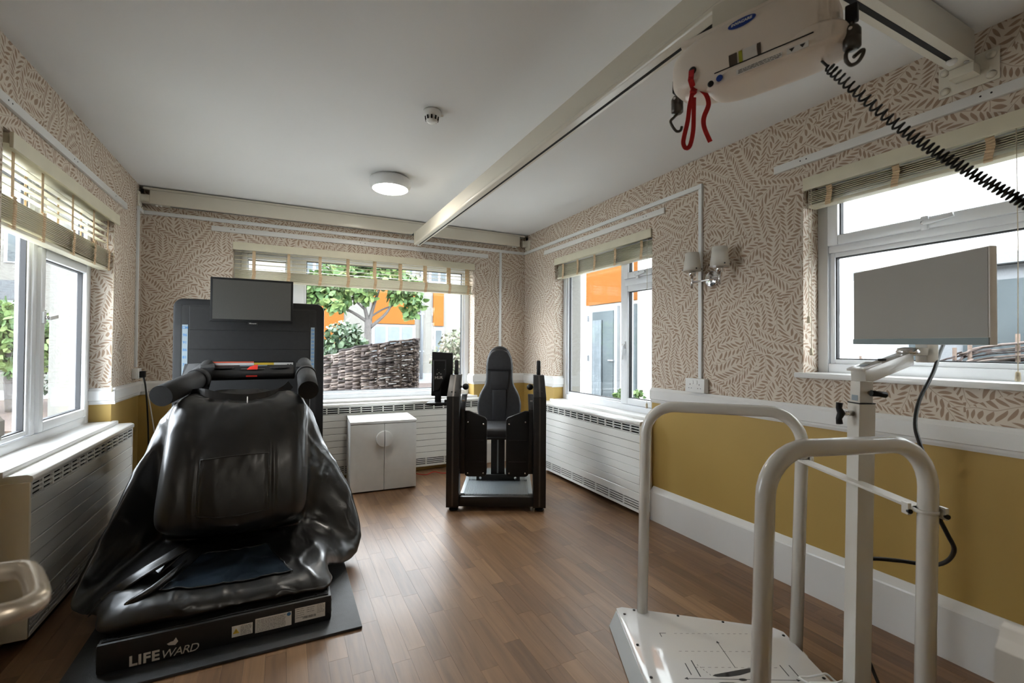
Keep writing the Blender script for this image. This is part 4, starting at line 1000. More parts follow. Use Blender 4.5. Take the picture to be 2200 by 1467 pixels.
# cables and mains adapter
cp = [(2.257,.832,1.23),(2.2,.826,1.186),(2.104,.809,1.115),(1.986,.802,1.021),(1.912,.784,.947),(1.863,.753,.895),(1.822,.719,.846),(1.753,.675,.793),(1.700,.650,.735),(1.76,.645,.652),(1.812,.649,.598),(1.846,.678,.544),(1.839,.715,.517),(1.82,.78,.506),(1.776,.836,.50),(1.752,.86,.49)]
def w2l(p, lat, dep):
    a = p[0]*math.cos(YAW)-p[1]*math.sin(YAW)-lat; d = p[0]*math.sin(YAW)+p[1]*math.cos(YAW)-dep; return Vector((a, d, p[2]))
# monitor lead: from behind the screen round the handrail to the column
MB().tube(catmull([w2l(p, OL, OD) for p in cp], 5), .0062, 8).build('monitor_lead', M['cable'], BP)
MB().tube(catmull([Lc(1.19, 1.555, .42), Lc(1.20, 1.58, .30), Lc(1.215, 1.60, .20), Lc(1.235, 1.57, .10), Lc(1.24, 1.52, .03), Lc(1.20, 1.49, .012), Lc(1.13, 1.46, .066)], 6), .0055, 8).build('power_lead', M['cable'], BP)
AD = thing('power_adapter', 'white power adapter lying on the corner of the balance platform', 'adapter', yawloc(1.055, 1.515, .0602), -YAW)
MB().box(-.062, .062, -.028, .028, .0005, .033).build('case', M['whitepl'], AD, bevel=.007, seg=3)
MB().tube(catmull([(-.05, .025, .02), (-.07, .06, .02), (-.03, .075, .012), (.0, .06, .03), (.03, .07, .025), (.05, .05, .012), (.045, .02, .038), (.0, .0, .038)], 6), .0035, 7).build('white_lead', M['whitepl'], AD)
MB().tube([(.06, -.005, .015), (.085, -.012, .014), (.105, -.02, .012)], [.006, .005, .004], 8).build('plug_connector', M['cable'], AD)

# ================================================================== CEILING HOIST
M.update(
    rail=mat('cream_hoist_rail', (.70, .66, .56), .28, var=.015, scale=3, coat=.3, crough=.12),
    hoistw=mat('pale_hoist_shell', (.84, .76, .67), .35, var=.012, scale=4),
    navy=mat('blue_logo', (.012, .05, .30), .35),
    lime=mat('lime_label', (.40, .42, .03), .5),
    brownl=mat('brown_label', (.075, .055, .04), .5),
    gun=mat('gunmetal', (.10, .095, .085), .35, metal=.7, var=.06),
    redstrap=mat('red_webbing', (.52, .010, .012), .6, var=.08, scale=60, bump=.2, bscale=400),
    lamp=mat('lit_diffuser', (1.0, .93, .82), .5, emit=CEIL_LAMP, var=.0),
    opal=mat('frosted_glass_shade', (.66, .63, .57), .3, var=.02),
    lampbody=mat('white_lamp_body', (.72, .73, .73), .3, var=.01),
)
def bracket(parent, frame, x, z):
    pass
# rail on the back wall
RB = thing('hoist_rail', 'long cream hoist rail along the back wall under the ceiling', 'hoist rail', (0, YB, 2.27))
rb = MB().box(-.925, 2.235, YB-.085, YB-.012, 2.268, 2.372).build('rail_beam', M['rail'], RB, bevel=.005)
part('rail_flange', M['rail'], RB, (-.965, 2.30, YB-.078, YB-.002, 2.374, 2.392), bevel=.002)
part('slot', M['dark'], rb, (-.80, 2.10, YB-.056, YB-.040, 2.2672, 2.2684))
for xe, s in ((XL, 1), (XR, -1)):
    p = MB().box(xe+s*.001, xe+s*.008, YB-.13, YB-.02, 2.225, 2.345).box(xe+s*.008, xe+s*.065, YB-.075, YB-.025, 2.275, 2.335).build('wall_bracket', M['rail'], RB, bevel=.002)
    for yy in (YB-.115, YB-.035):
        for zz in (2.24, 2.33): MB().lathe([(.012, 0), (.012, s*.004), (.006, s*.009)], (xe+s*.008, yy, zz), 'x', 14).build('bracket_bolt', M['rail'], p)
    part('bracket_gap', M['dark'], RB, (xe+s*.012, xe+s*.028, YB-.09, YB-.07, 2.345, 2.372))
for x in (-.885, -.86, 2.17, 2.2): MB().lathe([(.009, .0), (.009, -.006), (.004, -.012)], (x, YB-.049, 2.268), 'z', 12).build('end_stop_knob', M['whitepl'], RB)
# rail near the door, ending at the right-hand wall
RN = thing('hoist_rail', 'cream hoist rail nearest the door meeting the right-hand wall', 'hoist rail', (XR, .788, 2.27))
rn = MB().box(XL+.07, XR-.055, .751, .824, 2.268, 2.385).build('rail_beam', M['rail'], RN, bevel=.004)
part('slot', M['dark'], rn, (XL+.15, XR-.13, .781, .799, 2.2668, 2.2684))
for xe, s in ((XR, -1), (XL, 1)):
    br_ = MB().box(xe+s*.001, xe+s*.007, .700, .876, 2.195, 2.315).box(xe+s*.007, xe+s*.066, .752, .823, 2.232, 2.2675).build('wall_bracket', M['rail'], RN, bevel=.002)
    for yy in (.722, .855):
        for zz in (2.218, 2.292): MB().lathe([(.015, 0), (.015, s*.004), (.008, s*.010), (.002, s*.011)], (xe+s*.007, yy, zz), 'x', 16).build('bracket_bolt', M['rail'], br_)
MB().lathe([(.016, 0), (.016, -.008), (.008, -.016)], (XR-.14, .788, 2.268), 'z', 14).build('end_stop_knob', M['whitepl'], RN)
MB().lathe([(.008, 0), (.008, -.005)], (XR-.085, .765, 2.268), 'z', 10).build('fixing_bolt', M['steel'], RN)
# traverse beam
TB = thing('hoist_beam', 'cream hoist beam crossing the ceiling from the garden window to the door', 'hoist beam', (1.1, 2.4, 2.14))
prof = [(1.068, 2.146), (1.072, 2.140), (1.130, 2.140), (1.134, 2.146), (1.134, 2.158), (1.128, 2.166), (1.126, 2.180), (1.126, 2.258), (1.120, 2.264), (1.082, 2.264), (1.076, 2.258), (1.076, 2.180), (1.074, 2.166), (1.068, 2.158)]
tb = MB().prism(prof, lambda x, z: (x, .45, z), lambda x, z: (x, 4.195, z)).build('beam', M['rail'], TB, bevel=.001, seg=1)
part('slot', M['dark'], tb, (1.104, 1.116, .47, 4.17, 2.1390, 2.1402))
part('end_cap', M['rail'], TB, (1.066, 1.136, 4.19, 4.20, 2.138, 2.266), bevel=.002)
MB().lathe([(.008, 0), (.008, -.006), (.004, -.012)], (1.10, 4.175, 2.139), 'z', 12).build('end_stop_knob', M['whitepl'], TB)
for y in (4.335, .79): part('trolley', M['rail'], TB, (1.078, 1.124, y-.03, y+.03, 2.2645, 2.2665)); 
part('beam_hanger', M['rail'], TB, (1.08, 1.12, 4.16, 4.36, 2.2645, 2.2672))
# hoist unit
HA = math.atan2(.953, -.302)
HO = thing('ceiling_hoist', 'cream ceiling hoist unit with red pull strap and two hooks', 'hoist', (1.104, .794, 1.975), HA)
def sup(v, e): return math.copysign(abs(v)**e, v)
def shell(hx, hy, hz, z0, e1, e2, n1=40, n2=28, xo=0):
    Gd = []
    for i in range(n1+1):
        a = -math.pi/2+math.pi*i/n1; ca, sa = sup(math.cos(a), e1), sup(math.sin(a), e1); row = []
        for j in range(n2):
            t = 2*math.pi*j/n2; cy, cz = sup(math.cos(t), e2), sup(math.sin(t), e2)
            row.append(Vector((xo+hx*sa, hy*ca*cy, z0+hz*ca*cz)))
        Gd.append(row)
    return MB().grid(Gd, cv=True)
sh = shell(.203, .078, .080, .005, .62, .55, xo=.012).build('shell', M['hoistw'], HO)
shell(.165, .070, .036, -.050, .55, .42, xo=-.045).build('lower_tray', M['hoistw'], HO)
part('seam_line', M['dark'], sh, (-.150, .075, .0715, .0735, -.0520, -.0500))
part('trolley_block', M['rail'], HO, (-.10, .10, -.03, .03, .07, .164), bevel=.006)
part('top_seam', M['hoistw'], HO, (-.18, .18, -.055, .055, .07, .09), bevel=.01)
def face(x, z, d=.0): # point on the front of the shell
    q = min(1, abs((x-.012)/.203)); ca = max(.0, 1-q**(2/.62))**(.62/2)
    zz = (z-.005)/(.080*max(ca, .2)); cy = max(.0, 1-min(1, abs(zz))**(2/.55))**(.55/2)
    return Vector((x, .078*ca*cy+d, z))
def ell(name, x, z, rx, rz, mt, d, parent, tilt=0, n=24):
    pts = []
    for i in range(n):
        a = 2*math.pi*i/n; dx, dz = rx*math.cos(a), rz*math.sin(a)
        pts.append(face(x+dx, z+dz, d))
    return MB().add([face(x, z, d)]+pts, [(0, 1+i, 1+(i+1) % n) for i in range(n)]).build(name, mt, parent, fixn=False)
lg = ell('logo_badge', .005, .050, .034, .0135, M['navy'], .0015, sh)
ty = (face(.005, .056)-face(.005, .044)).normalized()
text('logo_text', 'INVACARE', .0105, face(.030, .0465, .0032), (-1, 0, 0), ty, M['whitepl'], lg, ext=.0003, offset=.0004)
def decal(name, x0, x1, z0, z1, mt, d=.0016, n=4):
    Gd = [[face(x0+(x1-x0)*i/n, z0+(z1-z0)*j/n, d) for j in range(n+1)] for i in range(n+1)]
    return MB().grid(Gd).build(name, mt, sh, fixn=False)
decal('brown_label', .036, .016, -.052, -.024, M['brownl']); decal('lime_label', .012, .003, -.052, -.024, M['lime']); decal('white_label', .0025, -.030, -.052, -.024, M['labelw']); decal('dark_label', -.032, -.040, -.052, -.024, M['brownl'])
def tray_decal(name, x0, x1, z0, z1, mt): return part(name, mt, sh, (min(x0, x1), max(x0, x1), .070, .0715, z0, z1))
tray_decal('rating_plate', .020, -.085, -.078, -.066, M['labelw'])
b = MB()
for i in range(3):
    x = .015
    while x > -.08: L = rl.uniform(.003, .012); b.box(x-L, x, .0712, .0718, -.0765+i*.0037, -.0750+i*.0037); x -= L+.0015
b.build('rating_print', M['ink'], sh)
tray_decal('button_plate', -.095, -.140, -.078, -.064, M['labelw'])
for x in (-.106, -.128): MB().add([(x-.006,.0721,-.067),(x+.006,.0721,-.067),(x,.0721,-.076)], [(0,1,2)]).build('arrow_button', M['ink'], sh, fixn=False)
MB().lathe([(.008, .070), (.008, .0735), (.004, .075)], (.085, 0, -.074), 'y', 14).build('rubber_button', M['cable'], sh)
MB().lathe([(.0085, .070), (.0085, .0725)], (.062, 0, -.068), 'y', 14).build('round_badge', M['navy'], sh)
MB().lathe([(.010, face(.133, -.019).y-.004), (.010, face(.133, -.019).y+.004), (.006, face(.133, -.019).y+.005)], (.133, 0, -.019), 'y', 16).build('strap_eyelet', M['cable'], sh)
def h2l(p):
    d = Vector(p)-Vector((1.104, .794, 1.975)); return Matrix.Rotation(-HA, 3, 'Z') @ d
# red strap: short tab, knot, one long loop and a loose tail
W = h2l(Vector((1.104, .794, 1.975))+Vector((.9, -.4, 0)))
MB().ribbon([face(.133, -.020, .008), face(.134, -.036, .010), face(.135, -.046, .014), h2l((1.010,.911,1.918))], .015, .002, (1, 0, 0)).build('strap_tab', M['redstrap'], HO)
MB().ribbon(catmull([h2l(q) for q in ((1.008,.911,1.928),(1.016,.905,1.918),(1.005,.909,1.911),(1.012,.915,1.905),(1.018,.907,1.916))], 5), .012, .005, W).build('strap_knot', M['redstrap'], HO, bevel=.001)
MB().ribbon(catmull([h2l(q) for q in ((1.009,.912,1.911),(.999,.914,1.868),(.993,.915,1.825),(.984,.919,1.782),(.983,.921,1.763),(.989,.918,1.75),(1.0,.913,1.758),(1.007,.909,1.797),(1.008,.908,1.84),(1.01,.909,1.892))], 5), .012, .0018, W).build('strap_loop', M['redstrap'], HO)
MB().ribbon(catmull([h2l(q) for q in ((1.004,.913,1.916),(1.014,.907,1.920),(1.027,.900,1.913),(1.039,.892,1.897),(1.045,.89,1.871),(1.034,.895,1.838),(1.033,.896,1.816),(1.039,.893,1.794),(1.05,.888,1.768))], 5), .013, .0018, W).build('strap_tail', M['redstrap'], HO)
# two lifting hooks
for nm, top, k in (('left', (1.066, 1.023, 1.968), 1.0), ('right', (1.150, .585, 1.935), .98)):
    t0 = Vector(top); q = h2l(t0)
    MB().box(q.x-.012, q.x+.012, q.y-.010, q.y+.010, q.z+.006, q.z+.045).build('hook_clip', M['blackp'], HO, bevel=.004)
    MB().tube([q+Vector((0, 0, .02)), q+Vector((0, 0, -.008))], .005, 8).build('hook_shank', M['gun'], HO)
    body = MB().lathe([(.004, 0), (.012, -.004), (.0175, -.014), (.0175, -.030), (.0168, -.031), (.0175, -.032), (.0175, -.052), (.014, -.056), (.002, -.057)], q, 'z', 22).build('hook_swivel', M['gun'], HO)
    MB().lathe([(.004, 0), (.004, .002)], q+Vector((0, .0165, -.016)), 'y', 10).build('swivel_screw', M['chrome'], body)
    S = (Matrix.Rotation(-HA, 3, 'Z') @ Vector((.8955, -.445, 0)))
    if nm == 'left': lp = [(.002,-.056),(-.010,-.068),(-.020,-.080),(-.014,-.096),(-.002,-.110),(.010,-.108),(.014,-.096)]
    else: lp = [(.000,-.056),(-.013,-.066),(-.013,-.084),(-.002,-.094),(.014,-.086),(.026,-.066),(.024,-.058),(.004,-.075)]
    MB().tube(catmull([q+S*(a*k)+Vector((0, 0, z*k)) for a, z in lp], 5), .0042, 8).build('hook_loop', M['gun'], HO)
# plug and coiled handset lead
q0 = [h2l(p) for p in ((1.146,.672,1.938),(1.150,.664,1.915),(1.155,.652,1.89),(1.159,.643,1.875))]
MB().tube(q0[:2], [.008, .006], 10).build('lead_plug', M['cable'], HO)
MB().tube(catmull(q0[1:], 5), .0032, 7).build('lead_tail', M['cable'], HO)
cp_ = catmull([h2l(p) for p in ((1.159,.643,1.875),(1.236,.518,1.679),(1.299,.410,1.545),(1.346,.332,1.458))], 300)
pts = []; n = len(cp_); turns = 50
for i in range(0, n):
    t = (cp_[min(i+1, n-1)]-cp_[max(i-1, 0)]).normalized(); u = t.orthogonal().normalized() if i == 0 else (u-t*u.dot(t)).normalized(); q = t.cross(u)
    a = 2*math.pi*turns*i/n; r = .0098*min(1, i/15)
    pts.append(cp_[i]+(u*math.cos(a)+q*math.sin(a))*r)
MB().tube(pts, .0027, 5).build('coiled_lead', M['cable'], HO)

# ================================================================== LAMPS, DETECTOR, SOCKETS
def ceiling_lamp(label, x, y):
    t = thing('ceiling_lamp', label, 'lamp', (x, y, H), group='round ceiling lamps')
    MB().lathe([(.125, H-.001), (.128, H-.006), (.118, H-.010), (.118, H-.014)], (x, y, 0), 'z', 40).build('base_ring', M['lampbody'], t)
    MB().lathe([(.140, H-.012), (.146, H-.022), (.146, H-.045), (.138, H-.068), (.124, H-.082)], (x, y, 0), 'z', 48).build('housing', M['lampbody'], t)
    MB().lathe([(.124, H-.081), (.115, H-.087), (.09, H-.091), (.05, H-.094), (.001, H-.095)], (x, y, 0), 'z', 40).build('diffuser', M['lamp'], t)
    return t
ceiling_lamp('lit round white ceiling lamp near the garden window', .667, 3.31)
ceiling_lamp('added round fill lamp, unseen in the hallway behind the door', .25, -.85)  # added fill light out of view, brightens the surfaces facing the door
DT = thing('smoke_detector', 'white smoke detector on the ceiling', 'smoke detector', (.664, 2.273, H))
dd = MB().lathe([(.044, H-.001), (.046, H-.012), (.044, H-.026), (.036, H-.029), (.034, H-.034)], (.664, 2.273, 0), 'z', 32).build('base', M['whitepl'], DT)
MB().lathe([(.034, H-.034), (.030, H-.050), (.024, H-.055), (.022, H-.058), (.003, H-.060)], (.664, 2.273, 0), 'z', 32).build('sensor_cap', M['whitepl'], DT)
for i in range(10):
    a = 2*math.pi*i/10; c, s = math.cos(a), math.sin(a)
    MB().bar((.664+.035*c, 2.273+.035*s, H-.032), (.664+.0315*c, 2.273+.0315*s, H-.050), .008, .003, (c, s, 0)).build('vent_slot', M['dark'], DT)
MB().box(.706, .722, 2.262, 2.278, H-.022, H-.010).build('indicator_tab', M['whitepl'], DT, bevel=.003)

WLp = thing('wall_lamp', 'chrome wall lamp with two white glass shades beside the narrow window', 'wall lamp', (XR, 1.95, 1.62))
MB().lathe([(.050, -.001), (.050, -.008), (.044, -.013), (.002, -.014)], (XR, 1.962, 1.622), 'x', 36).build('back_plate', M['chrome'], WLp)
MB().tube([(XR-.012, 1.955, 1.622), (XR-.09, 1.940, 1.605)], .006, 10).build('stem', M['chrome'], WLp)
MB().tube([(2.25, 2.040, 1.604), (2.25, 1.836, 1.604)], .0055, 10).build('cross_arm', M['chrome'], WLp)
for y in (2.036, 1.837):
    MB().tube([(2.25, y, 1.566), (2.25, y, 1.645)], .0075, 12).build('holder_stem', M['chrome'], WLp)
    MB().lathe([(.020, 1.640), (.020, 1.672), (.012, 1.676)], (2.25, y, 0), 'z', 20).build('lamp_holder', M['chrome'], WLp)
    shd = MB().lathe([(.054, 1.672), (.051, 1.70), (.046, 1.735), (.040, 1.785), (.038, 1.785), (.044, 1.735), (.052, 1.673)], (2.25, y, 0), 'z', 30).build('glass_shade', M['opal'], WLp)
    for sx, sy in ((-.034, .041), (.034, -.041), (-.02, -.05)):
        MB().lathe([(.004, -.003), (.004, .003)], (2.25+sx, y+sy, 1.683), 'x', 8).build('shade_screw', M['bolt'], shd)

def socket(label, frame, x, z, wd, hgt=.086):
    t = thing('plug_socket', label, 'socket', frame[0], frame[1], local=True)
    o = MB().box(x-wd/2, x+wd/2, -.034, -.001, z-hgt/2, z+hgt/2).build('box', M['whitepl'], t, bevel=.004)
    fp = MB().box(x-wd/2, x+wd/2, -.040, -.0335, z-hgt/2, z+hgt/2).build('face_plate', M['whitepl'], t, bevel=.003)
    ns_ = 2 if wd > .1 else 1
    for k in range(ns_):
        cx = x+(k-.5)*.07 if ns_ == 2 else x
        part('switch', M['whitepl'], fp, (cx-.007+(.02 if k == 0 else -.02)*(ns_-1), cx+.007+(.02 if k == 0 else -.02)*(ns_-1), -.044, -.0395, z+.008, z+.032), bevel=.0015, seg=1)
        part('pin_hole', M['dark'], fp, (cx-.002, cx+.002, -.0404, -.039, z+.002, z+.010), (cx-.013, cx-.007, -.0404, -.039, z-.019, z-.0155), (cx+.007, cx+.013, -.0404, -.039, z-.019, z-.0155))
    return t
socket('white double plug socket on the wall below the wall lamp', RIGHT, -2.062, .966, .148)
socket('white plug socket in the left corner with a black plug', LEFT, 4.262, .985, .086, .075)
PG_ = thing('mains_plug', 'black mains plug with black lead in the left corner socket', 'plug', (XL+.045, 4.262, .93))
MB().box(XL+.0405, XL+.072, 4.238, 4.286, .955, 1.003).build('plug_body', M['blackp'], PG_, bevel=.006)
MB().tube(catmull([(XL+.062, 4.262, .958), (XL+.072, 4.264, .90), (XL+.082, 4.270, .77), (XL+.09, 4.275, .60), (XL+.095, 4.28, .40), (XL+.10, 4.28, .20), (XL+.13, 4.27, .012), (XL+.2, 4.24, .006)], 6), .0055, 8).build('lead', M['cable'], PG_)
WC = tag(MB().tube(catmull([(XL+.045, 4.292, .955), (XL+.052, 4.30, .93), (XL+.075, 4.302, .85), (XL+.10, 4.305, .70), (XL+.125, 4.308, .50), (XL+.14, 4.31, .25), (XL+.15, 4.31, .005)], 6), .0042, 7).build('white_lead', M['whitepl']), 'thin white lead hanging in the left corner beside the black plug', 'cable')
RC = tag(MB().tube(catmull([(1.065, 4.30, .004), (1.12, 4.27, .006), (1.2, 4.20, .005), (1.28, 4.215, .018), (1.36, 4.18, .005), (1.46, 4.16, .005), (1.56, 4.1, .005)], 6), .0035, 7).build('red_cable', M['redstrap']), 'thin red cable on the floor beside the white cabinet', 'cable')

# ================================================================== DOOR AND HANDLE
DR = thing('door_1', None, None, (-.34, -.2, 0), kind='structure')
part('leaf', M['gloss'], DR, (-.362, -.318, -.21, .755, .008, 2.03), bevel=.003)
hd_ = MB().tube(catmull([(-.318, .698, .947), (-.295, .698, .947), (-.272, .698, .947), (-.257, .696, .947), (-.246, .685, .947), (-.231, .655, .947), (-.216, .620, .947), (-.212, .603, .947), (-.220, .590, .947), (-.236, .586, .947), (-.262, .587, .947), (-.314, .590, .947)], 6), .0098, 16).build('lever_handle', mat('satin_bronze', (.55, .48, .39), .34, metal=.75, var=.05), DR)
MB().lathe([(.026, 0), (.026, .006), (.018, .008)], (-.318, .698, .947), 'x', 24).build('rose', M['steel'], DR)

# ================================================================== OUTSIDE THE WINDOWS
M.update(
    orange=mat('orange_cladding', (.125, .045, .010), .9, var=.02, scale=1, spec=.05),
    cream=mat('cream_rendered_wall', (.105, .101, .091), .95, spec=.05, var=.02, scale=1.2, bump=.15, bscale=30),
    bglass=mat('dull_window_glass', (.046, .055, .058), .35, var=.25, scale=1.2, spec=.15),
    curtain=mat('pale_curtain', (.075, .088, .096), .9, var=.1, scale=8),
    pipe=mat('grey_drainpipe', (.10, .11, .12), .5),
    bark=mat('grey_bark', (.055, .049, .045), .9, var=.2, scale=20, bump=.6, bscale=50),
    leaf=island_mat('sunny_green_leaf', (.020, .052, .010), (.10, .135, .034), .7, (.048, .095, .019)),
    leafd=island_mat('deep_green_leaf', (.012, .030, .012), (.045, .072, .03), .5),
    leafp=island_mat('pale_variegated_leaf', (.05, .065, .03), (.14, .115, .085), .8, (.095, .10, .065)),
    willow=island_mat('willow_rod', (.016, .010, .009), (.16, .125, .105), .95, (.055, .039, .033)),
    stake=mat('weathered_stake', (.07, .046, .032), .9, var=.25, scale=30, bump=.4),
    mulch=brick_noise_mat('bark_mulch', (.02, .012, .009), (.06, .038, .028), 28),
    paving=brick_noise_mat('pale_paving', (.33, .32, .295), (.38, .37, .34), 2.0, bump=.05),
    joinery=mat('outdoor_white_joinery', (.15, .155, .16), .6, spec=.1, var=.02),
    wingw=mat('white_painted_render', (.55, .545, .52), .95, spec=.05, var=.02, scale=1.2, bump=.1, bscale=30),
    slate=mat('grey_felt_roof', (.045, .05, .054), .8, var=.1),
)
ground = tag(part('ground', M['paving'], None, (-25, 25, -6, 40, -.30, -.16)), kind='structure')
t = tag(part('mulch_bed', M['mulch'], None, (-.6, 5.6, 9.2, 16.9, -.165, -.158)), 'brown bark mulch bed below the cream building', 'flower bed')
t = tag(part('mulch_bed', M['mulch'], None, (-9.5, -2.6, 9.6, 15.0, -.165, -.118)), 'bark mulch bed under the small tree beyond the left-hand window', 'flower bed')

# cream building across the garden, seen through the back window
Bd = thing('building', 'cream building with orange cladding panels across the garden', 'building', (2.8, 17, -.16))
part('wall', M['cream'], Bd, (-6, 9.5, 17, 17.4, -.16, 7))
for a in ((-1.0, 1.86, 1.17, 3.16), (2.83, 4.36, 2.03, 3.5), (5.07, 5.48, 2.0, 3.5), (6.28, 7.2, 2.15, 3.6)):
    part('orange_panel', M['orange'], Bd, (a[0], a[1], 16.93, 17.0, a[2], a[3]))
def bwin(parent, xs, y, z0, z1, curtain=True):
    f = MB().box(xs[0]-.07, xs[-1]+.07, y-.05, y, z0-.07, z1+.07).build('window', M['joinery'], parent)
    for a, c in zip(xs[:-1], xs[1:]):
        part('pane', M['curtain'] if curtain else M['bglass'], f, (a+.05, c-.05, y-.07, y-.045, z0, z1))
bwin(Bd, [2.88, 3.35, 3.85, 4.33], 17, .9, 1.93)
bwin(Bd, [.55, .90, 1.3], 17, 3.55, 4.6, False); bwin(Bd, [3.0, 3.35, 4.05, 4.3], 17, 3.65, 4.7, False)
bwin(Bd, [4.95, 5.3, 5.6], 17, 3.7, 4.8, False); bwin(Bd, [-3.2, -2.4, -1.6], 17, .9, 1.95)
dr = MB().box(5.10, 5.52, 16.95, 17.0, -.1, 1.95).build('door', M['joinery'], Bd)
part('pane', M['bglass'], dr, (5.19, 5.40, 16.93, 16.96, .3, 1.82))
b = MB().tube([(4.63, 16.93, .0), (4.63, 16.93, 6.5)], .055, 10)
for z in (1.0, 2.4, 3.9): b.box(4.55, 4.72, 16.9, 17, z, z+.05)
b.build('drainpipe', M['pipe'], Bd)
part('plinth', M['pipe'], Bd, (4.2, 9, 16.96, 17, -.16, .2))

# wing on the right with a glazed door and a white window
Wg = thing('building', 'white wing with orange panel and glazed door beside the right-hand windows', 'building', (4.77, 4, -.16))
part('wall', M['wingw'], Wg, (4.77, 5.2, -4, 8.2, -.16, 5.5))
part('orange_panel', M['orange'], Wg, (4.70, 4.77, 5.35, 6.575, 1.925, 3.1))
dr = MB().box(4.71, 4.77, 5.75, 6.51, -.12, 1.87).build('door', M['joinery'], Wg)
part('pane', M['bglass'], dr, (4.695, 4.715, 5.83, 6.38, .25, 1.80))
pts = [(4.69+.012*math.sin(i*1.9), 6.36-i*.016, 0) for i in range(17)]
b = MB(); b.grid([[(p[0], p[1], .26), (p[0], p[1], 1.66)] for p in pts]); b.grid([[(p[0]-.004, p[1], .26), (p[0]-.004, p[1], 1.66)] for p in pts]); b.build('curtain', M['curtain'], dr)
for z in (1.70, 1.02): part('hinge', M['joinery'], dr, (4.68, 4.72, 6.50, 6.545, z-.05, z+.05))
MB().bar((4.675, 5.80, 1.0), (4.675, 5.93, 1.0), .02, .02).build('handle', M['joinery'], dr)
part('side_light', M['bglass'], Wg, (4.73, 4.775, 5.35, 5.62, .1, 1.87))
wn = MB().box(4.70, 4.77, .15, 2.30, .45, 1.82).build('window', M['joinery'], Wg)
for a, c in ((.2, 1.62), (1.70+.12, 2.19)): part('pane', M['bglass'], wn, (4.685, 4.71, a, c, .52, 1.715))
part('cornice', M['joinery'], Wg, (4.62, 4.78, .0, 2.36, 1.825, 1.90))
part('roof', M['slate'], Wg, (4.6, 5.4, -4.1, 8.3, 5.5, 5.65))

# woven willow hurdles
def hurdle(label, ctrl, z0, ztops, rows, seed, th=.012, stakes=9, stake_over=.05, bottom=None):
    rng = random.Random(seed)
    t = thing('willow_hurdle', label, 'fence', (ctrl[0][0], ctrl[0][1], z0), group='woven willow hurdles')
    path = catmull([(*c, 0) for c in ctrl], 24); n = len(path)
    zt = catmull([(q, 0, 0) for q in ztops], 24*(len(ctrl)-1)//(len(ztops)-1)); zt = [zt[min(i, len(zt)-1)].x for i in range(n)]
    nrm = []
    for i in range(n):
        d = (path[min(i+1, n-1)]-path[max(i-1, 0)]).normalized(); nrm.append(Vector((-d.y, d.x, 0)))
    b = MB(); step = 4
    for r in range(rows):
        f = (r+.5)/rows; seg = 0; i0 = -rng.randint(0, 14)
        while i0 < n-1:
            L = rng.randint(10, 26); i1 = min(i0+L, n-1); s = max(i0, 0)
            for strand in range(2):
                pts = []; j0 = rng.uniform(-.012, .012); ph = rng.uniform(-.5, .5)
                for i in range(s, i1+1, 2):
                    sgn = math.sin(math.pi*(i/6.0)+math.pi*(r % 2)+ph*.3)
                    z = z0+(zt[i]-z0)*f+j0+(strand-.5)*.014+rng.uniform(-.004, .004)
                    pts.append(path[i]+nrm[i]*(.026*sgn+rng.uniform(-.004, .004))+Vector((0, 0, z)))
                if len(pts) > 2: b.tube(pts, th*rng.uniform(.65, 1.1), 4)
            i0 = i1-rng.randint(0, 3)+1 if i1 < n-1 else n
    o = b.build('woven_rods', M['willow'], t, fixn=False); tag(o, kind='stuff')
    for k in range(stakes):
        i = min(n-1, int(k*(n-1)/(stakes-1))); p = path[i]
        MB().tube([(p.x, p.y, z0-.1), (p.x+rng.uniform(-.01, .01), p.y, zt[i]+stake_over*rng.uniform(.4, 1.3))], [.016, .012], 7).build('stake', M['stake'], t)
    return t
hurdle('tall curved willow hurdle outside the garden window', [(-.55, 6.5), (.05, 6.25), (.437, 5.93), (.71, 5.46), (1.02, 5.19), (1.30, 5.16), (1.40, 5.33)], -.16, (.96, 1.02, 1.08, 1.17, 1.235, 1.27, 1.30), 62, 3, th=.0145, stake_over=.0)
hurdle('low rough willow hurdle with sawn posts outside the monitor window', [(4.05, 2.0), (4.15, 1.55), (4.25, 1.3), (4.3, .3)], -.16, (1.02, 1.12, 1.25, 1.34), 40, 5, th=.008, stakes=8, stake_over=.10)

def leaves(b, c, rad, n, size, rng, squash=.8, droop=.5):
    for _ in range(n):
        while True:
            p = Vector((rng.uniform(-1, 1), rng.uniform(-1, 1), rng.uniform(-1, 1)))
            if p.length <= 1: break
        p = Vector((p.x*rad, p.y*rad, p.z*rad*squash))+Vector(c)
        d = Vector((rng.uniform(-1, 1), rng.uniform(-1, 1), rng.uniform(-1-droop, .6))).normalized(); s = d.orthogonal().normalized()
        s = Matrix.Rotation(rng.uniform(0, 6.28), 3, d) @ s; nn = d.cross(s); L = size*rng.uniform(.6, 1.3); W = L*.36
        b.add([p, p+d*L*.35+s*W, p+d*L*.35-s*W, p+d*L*.8+s*W*.6-nn*L*.1, p+d*L*.8-s*W*.6-nn*L*.1, p+d*L-nn*L*.2], [(0,1,2),(1,3,4,2),(3,5,4)])
def tree(name, label, base, trunk, limbs, blobs, mleaf, size, seed, cat='tree'):
    rng = random.Random(seed); t = thing(name, label, cat, base)
    b = MB(); b.tube(catmull([q[0] for q in trunk], 4), [trunk[0][1]+(trunk[-1][1]-trunk[0][1])*i/(4*(len(trunk)-1)) for i in range(4*(len(trunk)-1)+1)], 9)
    b.build('trunk', M['bark'], t)
    for l in limbs:
        pts = catmull(l[0], 5); MB().tube(pts, [l[1]*(1-.75*i/(len(pts)-1)) for i in range(len(pts))], 6).build('branch', M['bark'], t)
    b = MB()
    for c, r, n in blobs: leaves(b, c, r, n, size, rng)
    tag(b.build('crown', mleaf, t, fixn=False), kind='stuff')
    return t
tx, ty = 1.80, 11.4     # main garden tree
